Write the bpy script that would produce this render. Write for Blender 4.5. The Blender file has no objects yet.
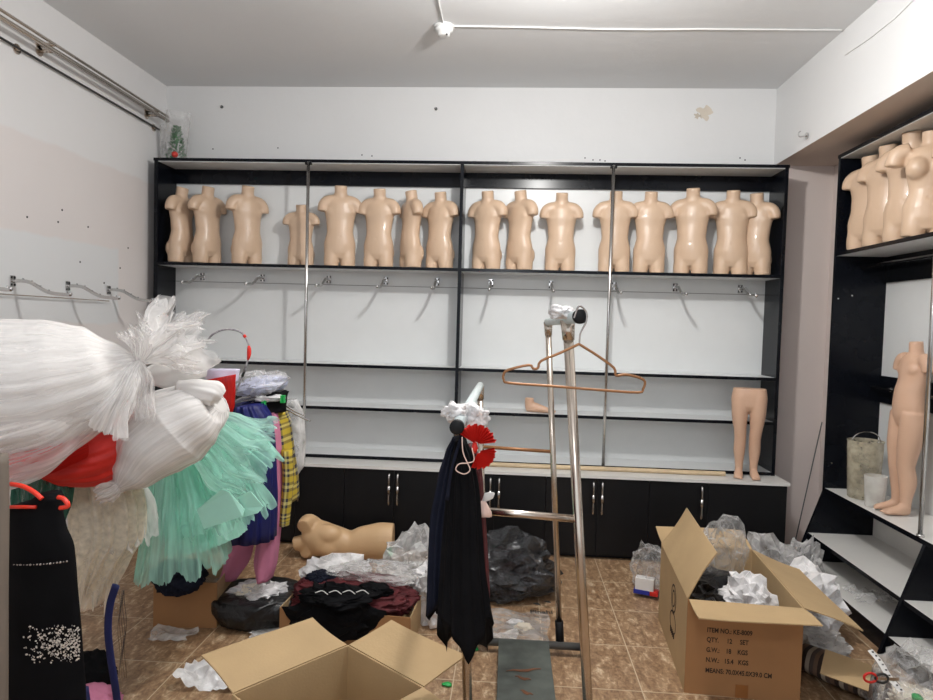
import bpy, bmesh, math, random
from mathutils import Vector, Matrix, noise
PI = math.pi
R = math.radians
col = bpy.context.scene.collection
rnd = random.Random(7)

# ------------------------------------------------------------------ camera
F = 665.0; EYE = Vector((0, 0, 1.5))
yc = Vector(((510-466.5)/F, (350-323)/F, -1)).normalized()
xc = Vector((1, -.0297, (yc.x + .0297*yc.y)/(-yc.z)))
xc = (xc - yc*(xc.dot(yc))).normalized()
zc = xc.cross(yc)
ROT = Matrix((xc, yc, zc))
cd = bpy.data.cameras.new('camera'); cam = bpy.data.objects.new('camera', cd); col.objects.link(cam)
cd.sensor_fit = 'HORIZONTAL'; cd.sensor_width = 36; cd.lens = F*36/933
cam.matrix_world = Matrix.Translation(EYE) @ ROT.to_4x4()
cd.clip_start = .05
bpy.context.scene.camera = cam

def ray(px, py): return ROT @ Vector(((px-466.5)/F, (350-py)/F, -1))
def PY(px, py, y): d = ray(px, py); return EYE + d*(y/d.y)
def PX(px, py, x): d = ray(px, py); return EYE + d*(x/d.x)
def PZ(px, py, z=0): d = ray(px, py); return EYE + d*((z-1.5)/d.z)

# ------------------------------------------------------------------ materials
def new_mat(name):
    m = bpy.data.materials.new(name); m.use_nodes = True
    nt = m.node_tree; nt.nodes.clear()
    out = nt.nodes.new('ShaderNodeOutputMaterial')
    return m, nt, out
def N(nt, t, **kw):
    n = nt.nodes.new(t)
    for k, v in kw.items():
        if k in n.inputs.keys(): n.inputs[k].default_value = v
        else: setattr(n, k, v)
    return n
def ramp(nt, fac, stops):
    r = N(nt, 'ShaderNodeValToRGB'); e = r.color_ramp.elements
    while len(e) < len(stops): e.new(.5)
    for i, (p, c) in enumerate(stops):
        e[i].position = p; e[i].color = (*c, 1) if len(c) == 3 else c
    nt.links.new(fac, r.inputs[0]); return r
def srgb(r, g, b):
    f = lambda c: (c/255/12.92) if c/255 <= .04045 else ((c/255+.055)/1.055)**2.4
    return (f(r), f(g), f(b))
def mat(name, c, rough=.5, metal=0, var=.06, vscale=8, bump=0, bscale=60, spec=.5, coat=0, sss=0, aniso=None):
    m, nt, out = new_mat(name)
    p = N(nt, 'ShaderNodeBsdfPrincipled', Roughness=rough, Metallic=metal)
    p.inputs['Specular IOR Level'].default_value = spec
    p.inputs['Coat Weight'].default_value = coat
    tc = N(nt, 'ShaderNodeTexCoord')
    no = N(nt, 'ShaderNodeTexNoise', Scale=vscale, Detail=4)
    nt.links.new(tc.outputs['Object'], no.inputs['Vector'])
    a = tuple(x*(1-var) for x in c); b = tuple(min(1, x*(1+var)) for x in c)
    r = ramp(nt, no.outputs[0], [(.3, a), (.7, b)])
    nt.links.new(r.outputs[0], p.inputs['Base Color'])
    if bump:
        n2 = N(nt, 'ShaderNodeTexNoise', Scale=bscale, Detail=6)
        nt.links.new(tc.outputs['Object'], n2.inputs['Vector'])
        bu = N(nt, 'ShaderNodeBump', Strength=bump, Distance=.01)
        nt.links.new(n2.outputs[0], bu.inputs['Height']); nt.links.new(bu.outputs[0], p.inputs['Normal'])
    nt.links.new(p.outputs[0], out.inputs[0])
    return m
def tulle(name, c, alpha=.5, streak=(70, 3), rng=.35, trans=.4):
    m, nt, out = new_mat(name)
    tr = N(nt, 'ShaderNodeBsdfTransparent')
    d = N(nt, 'ShaderNodeBsdfDiffuse'); d.inputs[0].default_value = (*c, 1)
    t = N(nt, 'ShaderNodeBsdfTranslucent'); t.inputs[0].default_value = (*c, 1)
    mx = N(nt, 'ShaderNodeMixShader'); mx.inputs[0].default_value = trans
    nt.links.new(d.outputs[0], mx.inputs[1]); nt.links.new(t.outputs[0], mx.inputs[2])
    uv = N(nt, 'ShaderNodeTexCoord'); mp = N(nt, 'ShaderNodeMapping'); mp.inputs['Scale'].default_value = (streak[0], streak[1], 1)
    nt.links.new(uv.outputs['UV'], mp.inputs[0])
    no = N(nt, 'ShaderNodeTexNoise', Scale=1, Detail=3); nt.links.new(mp.outputs[0], no.inputs['Vector'])
    mr = N(nt, 'ShaderNodeMapRange'); mr.inputs[1].default_value = .3; mr.inputs[2].default_value = .7
    mr.inputs[3].default_value = max(0, alpha-rng); mr.inputs[4].default_value = min(1, alpha+rng)
    nt.links.new(no.outputs[0], mr.inputs[0])
    lw = N(nt, 'ShaderNodeLayerWeight', Blend=.5)
    ma = N(nt, 'ShaderNodeMath', operation='MULTIPLY_ADD'); ma.inputs[1].default_value = .35
    nt.links.new(lw.outputs['Facing'], ma.inputs[0]); nt.links.new(mr.outputs[0], ma.inputs[2])
    ma.use_clamp = True
    m2 = N(nt, 'ShaderNodeMixShader'); nt.links.new(ma.outputs[0], m2.inputs[0])
    nt.links.new(tr.outputs[0], m2.inputs[1]); nt.links.new(mx.outputs[0], m2.inputs[2])
    nt.links.new(m2.outputs[0], out.inputs[0]); return m
def plastic(name, c=(.8, .82, .84), haze=.25, bscale=25, bump=.6, rough=.12, rng=.2):
    """thin clear film: mostly see-through, creased and shiny"""
    m, nt, out = new_mat(name)
    tr = N(nt, 'ShaderNodeBsdfTransparent'); tr.inputs[0].default_value = (.96, .96, .96, 1)
    p = N(nt, 'ShaderNodeBsdfPrincipled', Roughness=rough); p.inputs['Base Color'].default_value = (*c, 1)
    tc = N(nt, 'ShaderNodeTexCoord')
    vo = N(nt, 'ShaderNodeTexVoronoi', Scale=bscale, feature='DISTANCE_TO_EDGE')
    no = N(nt, 'ShaderNodeTexNoise', Scale=bscale*.8, Detail=5)
    mpp = N(nt, 'ShaderNodeVectorMath', operation='MULTIPLY_ADD'); mpp.inputs[1].default_value = (.15, .15, .15)
    nt.links.new(tc.outputs['Object'], no.inputs['Vector'])
    nt.links.new(no.outputs['Color'], mpp.inputs[0]); nt.links.new(tc.outputs['Object'], mpp.inputs[2])
    nt.links.new(mpp.outputs[0], vo.inputs['Vector'])
    ad = N(nt, 'ShaderNodeMath', operation='ADD'); nt.links.new(vo.outputs[0], ad.inputs[0]); nt.links.new(no.outputs[0], ad.inputs[1])
    bu = N(nt, 'ShaderNodeBump', Strength=min(1, bump*1.8), Distance=.05)
    nt.links.new(ad.outputs[0], bu.inputs['Height']); nt.links.new(bu.outputs[0], p.inputs['Normal'])
    lw = N(nt, 'ShaderNodeLayerWeight', Blend=.4); nt.links.new(bu.outputs[0], lw.inputs['Normal'])
    mr = N(nt, 'ShaderNodeMapRange'); mr.inputs[1].default_value = .35; mr.inputs[2].default_value = .65
    mr.inputs[3].default_value = max(0, haze-rng); mr.inputs[4].default_value = min(1, haze+rng); nt.links.new(no.outputs[0], mr.inputs[0])
    ma = N(nt, 'ShaderNodeMath', operation='MULTIPLY_ADD'); ma.inputs[1].default_value = .5; ma.use_clamp = True
    nt.links.new(lw.outputs['Facing'], ma.inputs[0]); nt.links.new(mr.outputs[0], ma.inputs[2])
    mx = N(nt, 'ShaderNodeMixShader'); nt.links.new(ma.outputs[0], mx.inputs[0])
    nt.links.new(tr.outputs[0], mx.inputs[1]); nt.links.new(p.outputs[0], mx.inputs[2])
    nt.links.new(mx.outputs[0], out.inputs[0]); return m

def wall_mat(name, c, patch=None):
    m, nt, out = new_mat(name)
    p = N(nt, 'ShaderNodeBsdfPrincipled', Roughness=.75)
    tc = N(nt, 'ShaderNodeTexCoord')
    n1 = N(nt, 'ShaderNodeTexNoise', Scale=1.3, Detail=5); nt.links.new(tc.outputs['Object'], n1.inputs['Vector'])
    r1 = ramp(nt, n1.outputs[0], [(.3, tuple(x*.95 for x in c)), (.7, c)])
    last = r1.outputs[0]
    if patch:      # primer patches left on the wall: (colour, y0, y1, z0, z1)
        sep = N(nt, 'ShaderNodeSeparateXYZ'); nt.links.new(tc.outputs['Object'], sep.inputs[0])
        wob = N(nt, 'ShaderNodeTexNoise', Scale=6); nt.links.new(tc.outputs['Object'], wob.inputs['Vector'])
        for (pc, ax, a0, a1, b0, b1) in patch:
            def box(o, lo, hi):
                g = N(nt, 'ShaderNodeMapRange'); g.inputs[1].default_value = lo; g.inputs[2].default_value = lo+.02; nt.links.new(o, g.inputs[0])
                h = N(nt, 'ShaderNodeMapRange'); h.inputs[1].default_value = hi; h.inputs[2].default_value = hi+.02; h.inputs[3].default_value = 1; h.inputs[4].default_value = 0; nt.links.new(o, h.inputs[0])
                k = N(nt, 'ShaderNodeMath', operation='MULTIPLY'); nt.links.new(g.outputs[0], k.inputs[0]); nt.links.new(h.outputs[0], k.inputs[1]); return k.outputs[0]
            wa = N(nt, 'ShaderNodeMath', operation='MULTIPLY_ADD'); wa.inputs[1].default_value = .05; nt.links.new(wob.outputs[0], wa.inputs[0]); nt.links.new(sep.outputs[ax], wa.inputs[2])
            wb = N(nt, 'ShaderNodeMath', operation='MULTIPLY_ADD'); wb.inputs[1].default_value = .05; nt.links.new(wob.outputs[0], wb.inputs[0]); nt.links.new(sep.outputs[2], wb.inputs[2])
            k = N(nt, 'ShaderNodeMath', operation='MULTIPLY'); nt.links.new(box(wa.outputs[0], a0, a1), k.inputs[0]); nt.links.new(box(wb.outputs[0], b0, b1), k.inputs[1])
            mx = N(nt, 'ShaderNodeMix', data_type='RGBA'); nt.links.new(k.outputs[0], mx.inputs[0]); nt.links.new(last, mx.inputs[6]); mx.inputs[7].default_value = (*pc, 1)
            last = mx.outputs[2]
    nt.links.new(last, p.inputs['Base Color'])
    n2 = N(nt, 'ShaderNodeTexNoise', Scale=9, Detail=6); nt.links.new(tc.outputs['Object'], n2.inputs['Vector'])
    bu = N(nt, 'ShaderNodeBump', Strength=.12, Distance=.02); nt.links.new(n2.outputs[0], bu.inputs['Height']); nt.links.new(bu.outputs[0], p.inputs['Normal'])
    nt.links.new(p.outputs[0], out.inputs[0]); return m

def floor_mat():
    m, nt, out = new_mat('brown_stone_tile')
    p = N(nt, 'ShaderNodeBsdfPrincipled', Roughness=.38)
    tc = N(nt, 'ShaderNodeTexCoord')
    mp = N(nt, 'ShaderNodeMapping'); mp.inputs['Location'].default_value = (-.588+.39*20, -3.107+.388*20, 0)
    nt.links.new(tc.outputs['Object'], mp.inputs[0])
    br = N(nt, 'ShaderNodeTexBrick', offset=0.0, squash=1.0)
    br.inputs['Scale'].default_value = 1; br.inputs['Brick Width'].default_value = .39; br.inputs['Row Height'].default_value = .388
    br.inputs['Mortar Size'].default_value = .0028; br.inputs['Mortar Smooth'].default_value = .3
    br.inputs['Color1'].default_value = (.2, .2, .2, 1); br.inputs['Color2'].default_value = (.8, .8, .8, 1)
    nt.links.new(mp.outputs[0], br.inputs['Vector'])
    m2 = N(nt, 'ShaderNodeMapping'); m2.inputs['Rotation'].default_value = (0, 0, R(38)); m2.inputs['Scale'].default_value = (34, 15, 1)
    nt.links.new(tc.outputs['Object'], m2.inputs[0])
    # each tile shifts the veining a little
    off = N(nt, 'ShaderNodeVectorMath', operation='MULTIPLY_ADD'); off.inputs[1].default_value = (7, 7, 7)
    nt.links.new(br.outputs['Color'], off.inputs[0]); nt.links.new(m2.outputs[0], off.inputs[2])
    n1 = N(nt, 'ShaderNodeTexNoise', Scale=1, Detail=9, Roughness=.68, Distortion=.6); nt.links.new(off.outputs[0], n1.inputs['Vector'])
    c1 = ramp(nt, n1.outputs[0], [(.30, srgb(122, 92, 68)), (.44, srgb(150, 118, 88)), (.54, srgb(172, 140, 108)), (.61, srgb(200, 174, 142)), (.72, srgb(226, 208, 182))])
    n3 = N(nt, 'ShaderNodeTexNoise', Scale=60, Detail=4); nt.links.new(tc.outputs['Object'], n3.inputs['Vector'])
    c3 = ramp(nt, n3.outputs[0], [(.35, (.72, .7, .68)), (.65, (1.1, 1.1, 1.1))])
    mu = N(nt, 'ShaderNodeMix', data_type='RGBA', blend_type='MULTIPLY'); mu.inputs[0].default_value = .8
    nt.links.new(c1.outputs[0], mu.inputs[6]); nt.links.new(c3.outputs[0], mu.inputs[7])
    mx = N(nt, 'ShaderNodeMix', data_type='RGBA'); nt.links.new(br.outputs['Fac'], mx.inputs[0])
    nt.links.new(mu.outputs[2], mx.inputs[6]); mx.inputs[7].default_value = (*srgb(205, 188, 160), 1)
    nt.links.new(mx.outputs[2], p.inputs['Base Color'])
    bu = N(nt, 'ShaderNodeBump', Strength=.25, Distance=.004); nt.links.new(n1.outputs[0], bu.inputs['Height']); nt.links.new(bu.outputs[0], p.inputs['Normal'])
    nt.links.new(p.outputs[0], out.inputs[0]); return m

def stripes(name, cols, axis=0, scale=20, rough=.8, coord='Object', plaid=False):
    m, nt, out = new_mat(name)
    p = N(nt, 'ShaderNodeBsdfPrincipled', Roughness=rough)
    tc = N(nt, 'ShaderNodeTexCoord'); sep = N(nt, 'ShaderNodeSeparateXYZ'); nt.links.new(tc.outputs[coord], sep.inputs[0])
    def band(ax, sc):
        a = N(nt, 'ShaderNodeMath', operation='MULTIPLY'); a.inputs[1].default_value = sc; nt.links.new(sep.outputs[ax], a.inputs[0])
        f = N(nt, 'ShaderNodeMath', operation='FRACT'); nt.links.new(a.outputs[0], f.inputs[0])
        r = ramp(nt, f.outputs[0], [(i/len(cols), c) for i, c in enumerate(cols)]); r.color_ramp.interpolation = 'CONSTANT'; return r.outputs[0]
    o = band(axis, scale if not isinstance(scale, tuple) else scale[0])
    if plaid:
        o2 = band(2 if coord == 'Object' else 1, scale[1]); mx = N(nt, 'ShaderNodeMix', data_type='RGBA'); mx.inputs[0].default_value = .5
        nt.links.new(o, mx.inputs[6]); nt.links.new(o2, mx.inputs[7]); o = mx.outputs[2]
    nt.links.new(o, p.inputs['Base Color']); nt.links.new(p.outputs[0], out.inputs[0]); return m

M = dict(
    wall=wall_mat('white_wall_paint', srgb(222, 222, 222)),
    wall_l=wall_mat('worn_pinkish_wall_paint', srgb(224, 218, 216), [(srgb(219, 220, 221), 1, 1.2, 4.15, 1.45, 1.92), (srgb(224, 223, 223), 1, -2, 5, 2.42, 3.3)]),
    wall_r=wall_mat('pinkish_wall_paint', srgb(224, 211, 205)),
    ceil=wall_mat('ceiling_paint', srgb(226, 227, 228)),
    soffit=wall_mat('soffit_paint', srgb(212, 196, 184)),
    black=mat('black_laminate', (.004, .005, .008), .22, spec=.2, var=.1),
    blackd=mat('black_door_laminate', (.006, .006, .007), .42, spec=.3, var=.1),
    white=mat('white_laminate', srgb(222, 224, 224), .35, var=.015),
    counter=mat('white_worktop_laminate', srgb(226, 224, 220), .3, var=.02),
    chrome=mat('chrome', (.58, .57, .56), .2, 1, var=.03),
    steel=mat('brushed_steel', (.62, .55, .48), .22, 1, var=.08),
    plug=mat('black_plastic', (.010, .010, .011), .5, spec=.2),
    skin=mat('mannequin_plastic', srgb(204, 176, 150), .38, var=.05, vscale=4, coat=.15),
    skin_d=mat('mannequin_plastic_tan', srgb(214, 178, 136), .38, var=.05, vscale=4),
    skin_p=mat('mannequin_plastic_pink', srgb(208, 170, 144), .42, var=.05, vscale=4),
    card=mat('corrugated_cardboard', srgb(184, 156, 116), .8, var=.06, vscale=5, bump=.1, bscale=120),
    card_in=mat('cardboard_printed_side', srgb(164, 120, 78), .7, var=.08, vscale=4),
    ink=mat('dark_brown_ink', (.045, .025, .015), .8),
    floor=floor_mat(),
    whiteplastic=mat('white_plastic', (.75, .75, .74), .4, var=.02),
    darkmetal=mat('grey_painted_metal', (.07, .07, .068), .45, var=.3, bump=.05),
    wire=mat('black_wire', (.02, .02, .02), .5),
    copper=mat('copper_coated_wire', srgb(158, 112, 74), .38, .4),
    navy=mat('navy_black_cloth', (.011, .013, .024), .8, var=.3, spec=.12),
    blackcloth=mat('black_cloth', (.006, .006, .007), .85, var=.3, spec=.1),
    burgundy=mat('burgundy_cloth', srgb(84, 22, 28), .75, var=.35, vscale=30, bump=.6, bscale=25),
    red=mat('red_satin', srgb(212, 40, 30), .55, var=.15, bump=.1),
    redorange=mat('red_orange_plastic', srgb(235, 60, 40), .35),
    royal=mat('royal_blue_satin', srgb(12, 20, 88), .5, var=.3),
    pink=mat('dusty_pink_cloth', srgb(196, 120, 150), .8, var=.1),
    palepink=mat('pale_pink_satin', srgb(236, 205, 192), .5, var=.08),
    satin=mat('white_satin', srgb(228, 225, 222), .35, var=.04, bump=.1, bscale=20),
    ivory=mat('ivory_cloth', srgb(242, 232, 214), .8, var=.08),
    mint_satin=mat('mint_satin', srgb(176, 232, 214), .35, var=.06),
    green=mat('green_plastic', srgb(30, 170, 80), .4),
    bamboo=mat('pale_wooden_batten', srgb(205, 182, 148), .55, var=.15, vscale=12),
    blackfilm=mat('black_bin_bag_film', (.008, .008, .009), .3, bump=1, bscale=22, var=.2),
    rubble=mat('packed_dark_clothes', (.03, .012, .015), .8, var=.8, vscale=25, bump=.8),
    bluecloth=mat('dark_blue_trim', srgb(22, 30, 84), .7, var=.2),
    leaf=mat('artificial_leaves', srgb(70, 130, 80), .6, var=.4, vscale=40),
    redflower=mat('red_flower', srgb(200, 60, 50), .6),
)
M['seam'] = mat('grey_panel_joint', srgb(120, 120, 118), .6)
M['tulle_w'] = tulle('white_tulle', (.97, .96, .95), .50, (50, 2.5), .22)
M['tulle_w2'] = tulle('sheer_white_tulle', (.97, .95, .94), .22, (36, 2.5), .2)
M['tulle_mint'] = tulle('mint_tulle', srgb(196, 246, 232), .5, (50, 3), .2, trans=.5)
M['tulle_mint2'] = tulle('sheer_mint_tulle', srgb(205, 248, 236), .28, (40, 3), .2, trans=.5)
M['tulle_red'] = tulle('red_tulle', srgb(205, 45, 40), .8, (50, 2), .2)
M['lace'] = tulle('ivory_lace', srgb(246, 238, 222), .75, (40, 20), .2)
M['clear'] = plastic('clear_plastic_film', (.8, .79, .78), .10, bscale=14, bump=.12, rng=.14)
M['cup'] = plastic('milky_cup_plastic', (.85, .84, .80), .4, bump=.02, rng=.05)
M['film'] = plastic('milky_plastic_film', (.86, .85, .84), .30, rng=.22, bscale=14, bump=.12)
M['film2'] = plastic('white_plastic_bag_film', (.9, .88, .88), .66, rng=.25, rough=.3, bscale=14, bump=.10)
M['smoke'] = plastic('dark_grey_plastic_film', (.05, .051, .055), .62, rough=.22, rng=.2, bscale=14, bump=.15)
M['bucket'] = plastic('yellowed_clear_plastic', (.62, .56, .42), .42, bump=.03, rough=.2)
M['plaid'] = stripes('yellow_plaid', [srgb(190, 165, 45), srgb(190, 165, 45), srgb(40, 40, 60), srgb(210, 200, 130), srgb(40, 40, 60)], 0, (3.01, 7.0), coord='UV', plaid=True)
M['stripe'] = stripes('striped_textile', [srgb(120, 96, 80), srgb(60, 48, 44), srgb(190, 180, 165), srgb(90, 78, 74)], 0, 14)
M['sequin'] = mat('gold_silver_sequins', (.95, .90, .80), .3, .6, var=.3, vscale=300)

# ------------------------------------------------------------------ object helpers
def tag(o, label=None, cat=None, group=None, kind=None):
    if label: o['label'] = label
    if cat: o['category'] = cat
    if group: o['group'] = group
    if kind: o['kind'] = kind
    return o
def empty(name, loc=(0, 0, 0), rz=0, label=None, cat=None, group=None):
    o = bpy.data.objects.new(name, None); col.objects.link(o); o.empty_display_size = .1
    o.location = loc; o.rotation_euler.z = rz
    return tag(o, label, cat, group)
def obj(name, bm, m, parent=None, smooth=False, sharp=None, mods=None, loc=None):
    me = bpy.data.meshes.new(name)
    if sharp:
        for f in bm.faces: f.smooth = True
        for e in bm.edges:
            if len(e.link_faces) == 2 and e.calc_face_angle(0) > R(sharp): e.smooth = False
    elif smooth:
        for f in bm.faces: f.smooth = True
    bm.to_mesh(me); bm.free()
    for mm in (m if isinstance(m, (list, tuple)) else [m]): me.materials.append(mm)
    o = bpy.data.objects.new(name, me); col.objects.link(o)
    if parent: o.parent = parent
    if loc: o.location = loc
    return o
def copy_tree(o, parent=None):
    c = o.copy(); col.objects.link(c)
    if parent: c.parent = parent
    for ch in [x for x in bpy.data.objects if x.parent == o]: copy_tree(ch, c)
    return c
def box(bm, x0, x1, y0, y1, z0, z1, bev=0, mi=0):
    vs = [bm.verts.new((x, y, z)) for x in (x0, x1) for y in (y0, y1) for z in (z0, z1)]
    fs = [bm.faces.new([vs[i] for i in q]) for q in ((0, 1, 3, 2), (4, 6, 7, 5), (0, 4, 5, 1), (2, 3, 7, 6), (0, 2, 6, 4), (1, 5, 7, 3))]
    for f in fs: f.material_index = mi
    if bev: bmesh.ops.bevel(bm, geom=list({e for f in fs for e in f.edges}), offset=bev, segments=2, affect='EDGES', profile=.5)
def BX(*a, **k): bm = bmesh.new(); box(bm, *a, **k); return bm
def tube(bm, path, rx, ry=None, side=(1, 0, 0), n=24, pleat=None, caps=True, hem=None, mi=0, fixed=False):
    path = [Vector(p) for p in path]; L = len(path); side = Vector(side).normalized()
    if not isinstance(rx, (list, tuple)): rx = [rx]*L
    if ry is None: ry = rx
    if not isinstance(ry, (list, tuple)): ry = [ry]*L
    uvl = bm.loops.layers.uv.verify(); rings = []
    for i, p in enumerate(path):
        t = (path[min(i+1, L-1)] - path[max(i-1, 0)]).normalized()
        if fixed: t = (path[-1]-path[0]).normalized()
        s = side - t*side.dot(t)
        if s.length < 1e-4: s = t.orthogonal()
        s.normalize(); u = t.cross(s); ring = []
        for k in range(n):
            a = 2*PI*k/n; m = 1 + (pleat(i/(L-1), a) if pleat else 0)
            q = p + s*(rx[i]*math.cos(a)*m) + u*(ry[i]*math.sin(a)*m)
            if hem: q += t*hem(i/(L-1), a)
            ring.append(bm.verts.new(q))
        rings.append(ring)
    for i in range(L-1):
        for k in range(n):
            k2 = (k+1) % n
            f = bm.faces.new((rings[i][k], rings[i][k2], rings[i+1][k2], rings[i+1][k])); f.material_index = mi
            for lo, (uu, vv) in zip(f.loops, ((k/n, i/(L-1)), ((k+1)/n, i/(L-1)), ((k+1)/n, (i+1)/(L-1)), (k/n, (i+1)/(L-1)))): lo[uvl].uv = (uu, vv)
    if caps is True: caps = (True, True)
    if caps and caps[0]: f = bm.faces.new(rings[0][::-1]); f.material_index = mi
    if caps and caps[1]: f = bm.faces.new(rings[-1]); f.material_index = mi
    return rings
def TB(path, r, ry=None, **k): bm = bmesh.new(); tube(bm, path, r, ry, **k); return bm
def smooth_path(pts, sub=6):
    pts = [Vector(p) for p in pts]; o = []
    P = [pts[0]*2-pts[1]] + pts + [pts[-1]*2-pts[-2]]
    for i in range(1, len(P)-2):
        for j in range(sub):
            t = j/sub; a, b, c, d = P[i-1:i+3]
            o.append(.5*((2*b)+(c-a)*t+(2*a-5*b+4*c-d)*t*t+(3*b-3*c+d-a)*t**3))
    o.append(pts[-1]); return o
def interp(vals, n):
    o = []
    for i in range(n):
        t = i/(n-1)*(len(vals)-1); k = min(int(t), len(vals)-2); f = t-k
        f2 = f*f*(3-2*f)*.5+f*.5
        o.append(vals[k]*(1-f2)+vals[k+1]*f2)
    return o
def pleats(freq, amp, seed=0, amp0=None):
    a0 = amp if amp0 is None else amp0
    def f(t, a):
        A = a0+(amp-a0)*t
        w = noise.noise(Vector((math.cos(a)*freq*.16+seed, math.sin(a)*freq*.16, t*.8+seed)))
        return A*(math.sin(a*freq+seed+2*w)*.6 + w*.9)
    return f
def soft(f, amp, seed=0, amp0=0):
    def g(t, a):
        A = amp0+(amp-amp0)*min(1, t*1.6); c, s = math.cos(a), math.sin(a)
        return A*(noise.noise(Vector((c*f+seed, s*f, t*1.2)))+.55*noise.noise(Vector((c*f*2.7, s*f*2.7+seed, t*2.2)))+.35*noise.noise(Vector((c*f*.5, s*f*.5-seed, t*1.5))))
    return g
def bake(bm, voxel=.007, it=3, fac=.6):
    me = bpy.data.meshes.new('tmp'); bm.to_mesh(me); bm.free()
    o = bpy.data.objects.new('tmp', me); col.objects.link(o)
    r = o.modifiers.new('r', 'REMESH'); r.mode = 'VOXEL'; r.voxel_size = voxel
    s = o.modifiers.new('s', 'SMOOTH'); s.iterations = it; s.factor = fac
    dg = bpy.context.evaluated_depsgraph_get(); dg.update()
    m2 = bpy.data.meshes.new_from_object(o.evaluated_get(dg))
    bpy.data.objects.remove(o); bpy.data.meshes.remove(me)
    b2 = bmesh.new(); b2.from_mesh(m2); bpy.data.meshes.remove(m2); return b2
def crumple_bm(size, seed, amp=.35, sub=5, freq=2.2, flat=True, bag=False):
    if bag: sub = 4
    jr = random.Random(int(seed*13))
    bm = bmesh.new(); bmesh.ops.create_icosphere(bm, subdivisions=sub, radius=1)
    o = Vector((seed*3.1, seed*1.7, seed*.9))
    for v in bm.verts:
        p = v.co.copy()
        w = Vector((noise.noise(p*1.3+o), noise.noise(p*1.3-o), 0))*.6
        r = 1 + amp*.9*noise.noise(p*freq*.45+o) + amp*.55*(.45-abs(noise.noise((p+w)*freq*.8+o))*2) + amp*.30*(.4-abs(noise.noise((p+w*2)*freq*1.9+o))*2)
        if bag:
            e_ = .062
            p = p + Vector((jr.uniform(-e_, e_), jr.uniform(-e_, e_), jr.uniform(-e_, e_)))
            r = 1 + .30*noise.noise(p*1.1+o) + .22*(.4-abs(noise.noise(p*1.7+o))*2)
            an = math.atan2(p.y, p.x); h = max(0, p.z)
            r *= 1 + .24*(.3+h)*noise.noise(Vector((math.cos(an)*3.2, math.sin(an)*3.2, h*1.2+seed))) + .05*noise.noise(Vector((math.cos(an)*6, math.sin(an)*6, h*1.5+seed)))
            pk = h**5
            p = Vector((p.x*(1+.5*pk)+.25*pk*math.sin(seed), p.y*(1+.5*pk), p.z*(1+.35*pk)))
        q = p*r; q = Vector((q.x*size[0], q.y*size[1], q.z*size[2]+size[2]*.8))
        if flat and q.z < 0: q.z = 0.0005+abs(noise.noise(p*9))*.003
        v.co = q
    return bm
def crumple(name, loc, size, m, seed, label=None, cat=None, group=None, parent=None, rz=0, **k):
    o = obj(name, crumple_bm(size, seed, **k), m, parent, smooth=not k.get('bag'), loc=loc); o.rotation_euler.z = rz
    if label: tag(o, label, cat, group)
    return o
def text_bm(s, size, ext=.0004, xscale=1):
    cu = bpy.data.curves.new('t', 'FONT'); cu.body = s; cu.size = size; cu.extrude = ext; cu.offset = size*.022; cu.resolution_u = 3
    o = bpy.data.objects.new('t', cu); col.objects.link(o)
    dg = bpy.context.evaluated_depsgraph_get(); dg.update()
    me = bpy.data.meshes.new_from_object(o.evaluated_get(dg)); bpy.data.objects.remove(o)
    bm = bmesh.new(); bm.from_mesh(me); bpy.data.meshes.remove(me)
    for v in bm.verts: v.co.x *= xscale
    return bm
# ------------------------------------------------------------------ room
XL, XR, XR2, YB, YF, ZC, ZS = -2.52, 1.765, 2.29, 4.72, -1.6, 3.14, 2.62
def struct(name, bm, m): return tag(obj(name, bm, m), kind='structure')
struct('floor', BX(XL-.1, XR2+.1, YF-.1, YB+.1, -.1, 0), M['floor'])
struct('ceiling', BX(XL-.1, XR2+.1, YF-.1, YB+.1, ZC, ZC+.1), M['ceil'])
struct('wall_back', BX(XL-.1, XR2+.1, YB, YB+.1, 0, ZC), M['wall'])
bm = bmesh.new()      # unseen front wall, with an added opening that lets world light in as fill
box(bm, XL-.1, -2.2, YF-.1, YF, 0, ZC); box(bm, 2.0, XR2+.1, YF-.1, YF, 0, ZC); box(bm, -2.2, 2.0, YF-.1, YF, 2.75, ZC); box(bm, -2.2, 2.0, YF-.1, YF, 0, .3)
struct('wall_front', bm, M['wall'])
struct('wall_left', BX(XL-.1, XL, YF, YB, 0, ZC), M['wall_l'])
struct('wall_right', BX(XR2, XR2+.1, YF, YB, 0, ZS), M['wall_r'])
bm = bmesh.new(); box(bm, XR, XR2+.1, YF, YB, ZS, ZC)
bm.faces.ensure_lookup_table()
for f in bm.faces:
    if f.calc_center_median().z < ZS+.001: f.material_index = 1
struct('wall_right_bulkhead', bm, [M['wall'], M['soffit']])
# back wall of the recess carries the same pinkish paint as the right side
struct('wall_back_recess', BX(XR+.03, XR2, YB-.012, YB, 0, ZS), M['wall_r'])
struct('trim_1', BX(XR2-.13, XR2, YB-.10, YB-.012, 0, ZS, bev=.004), M['wall_r'])

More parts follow.
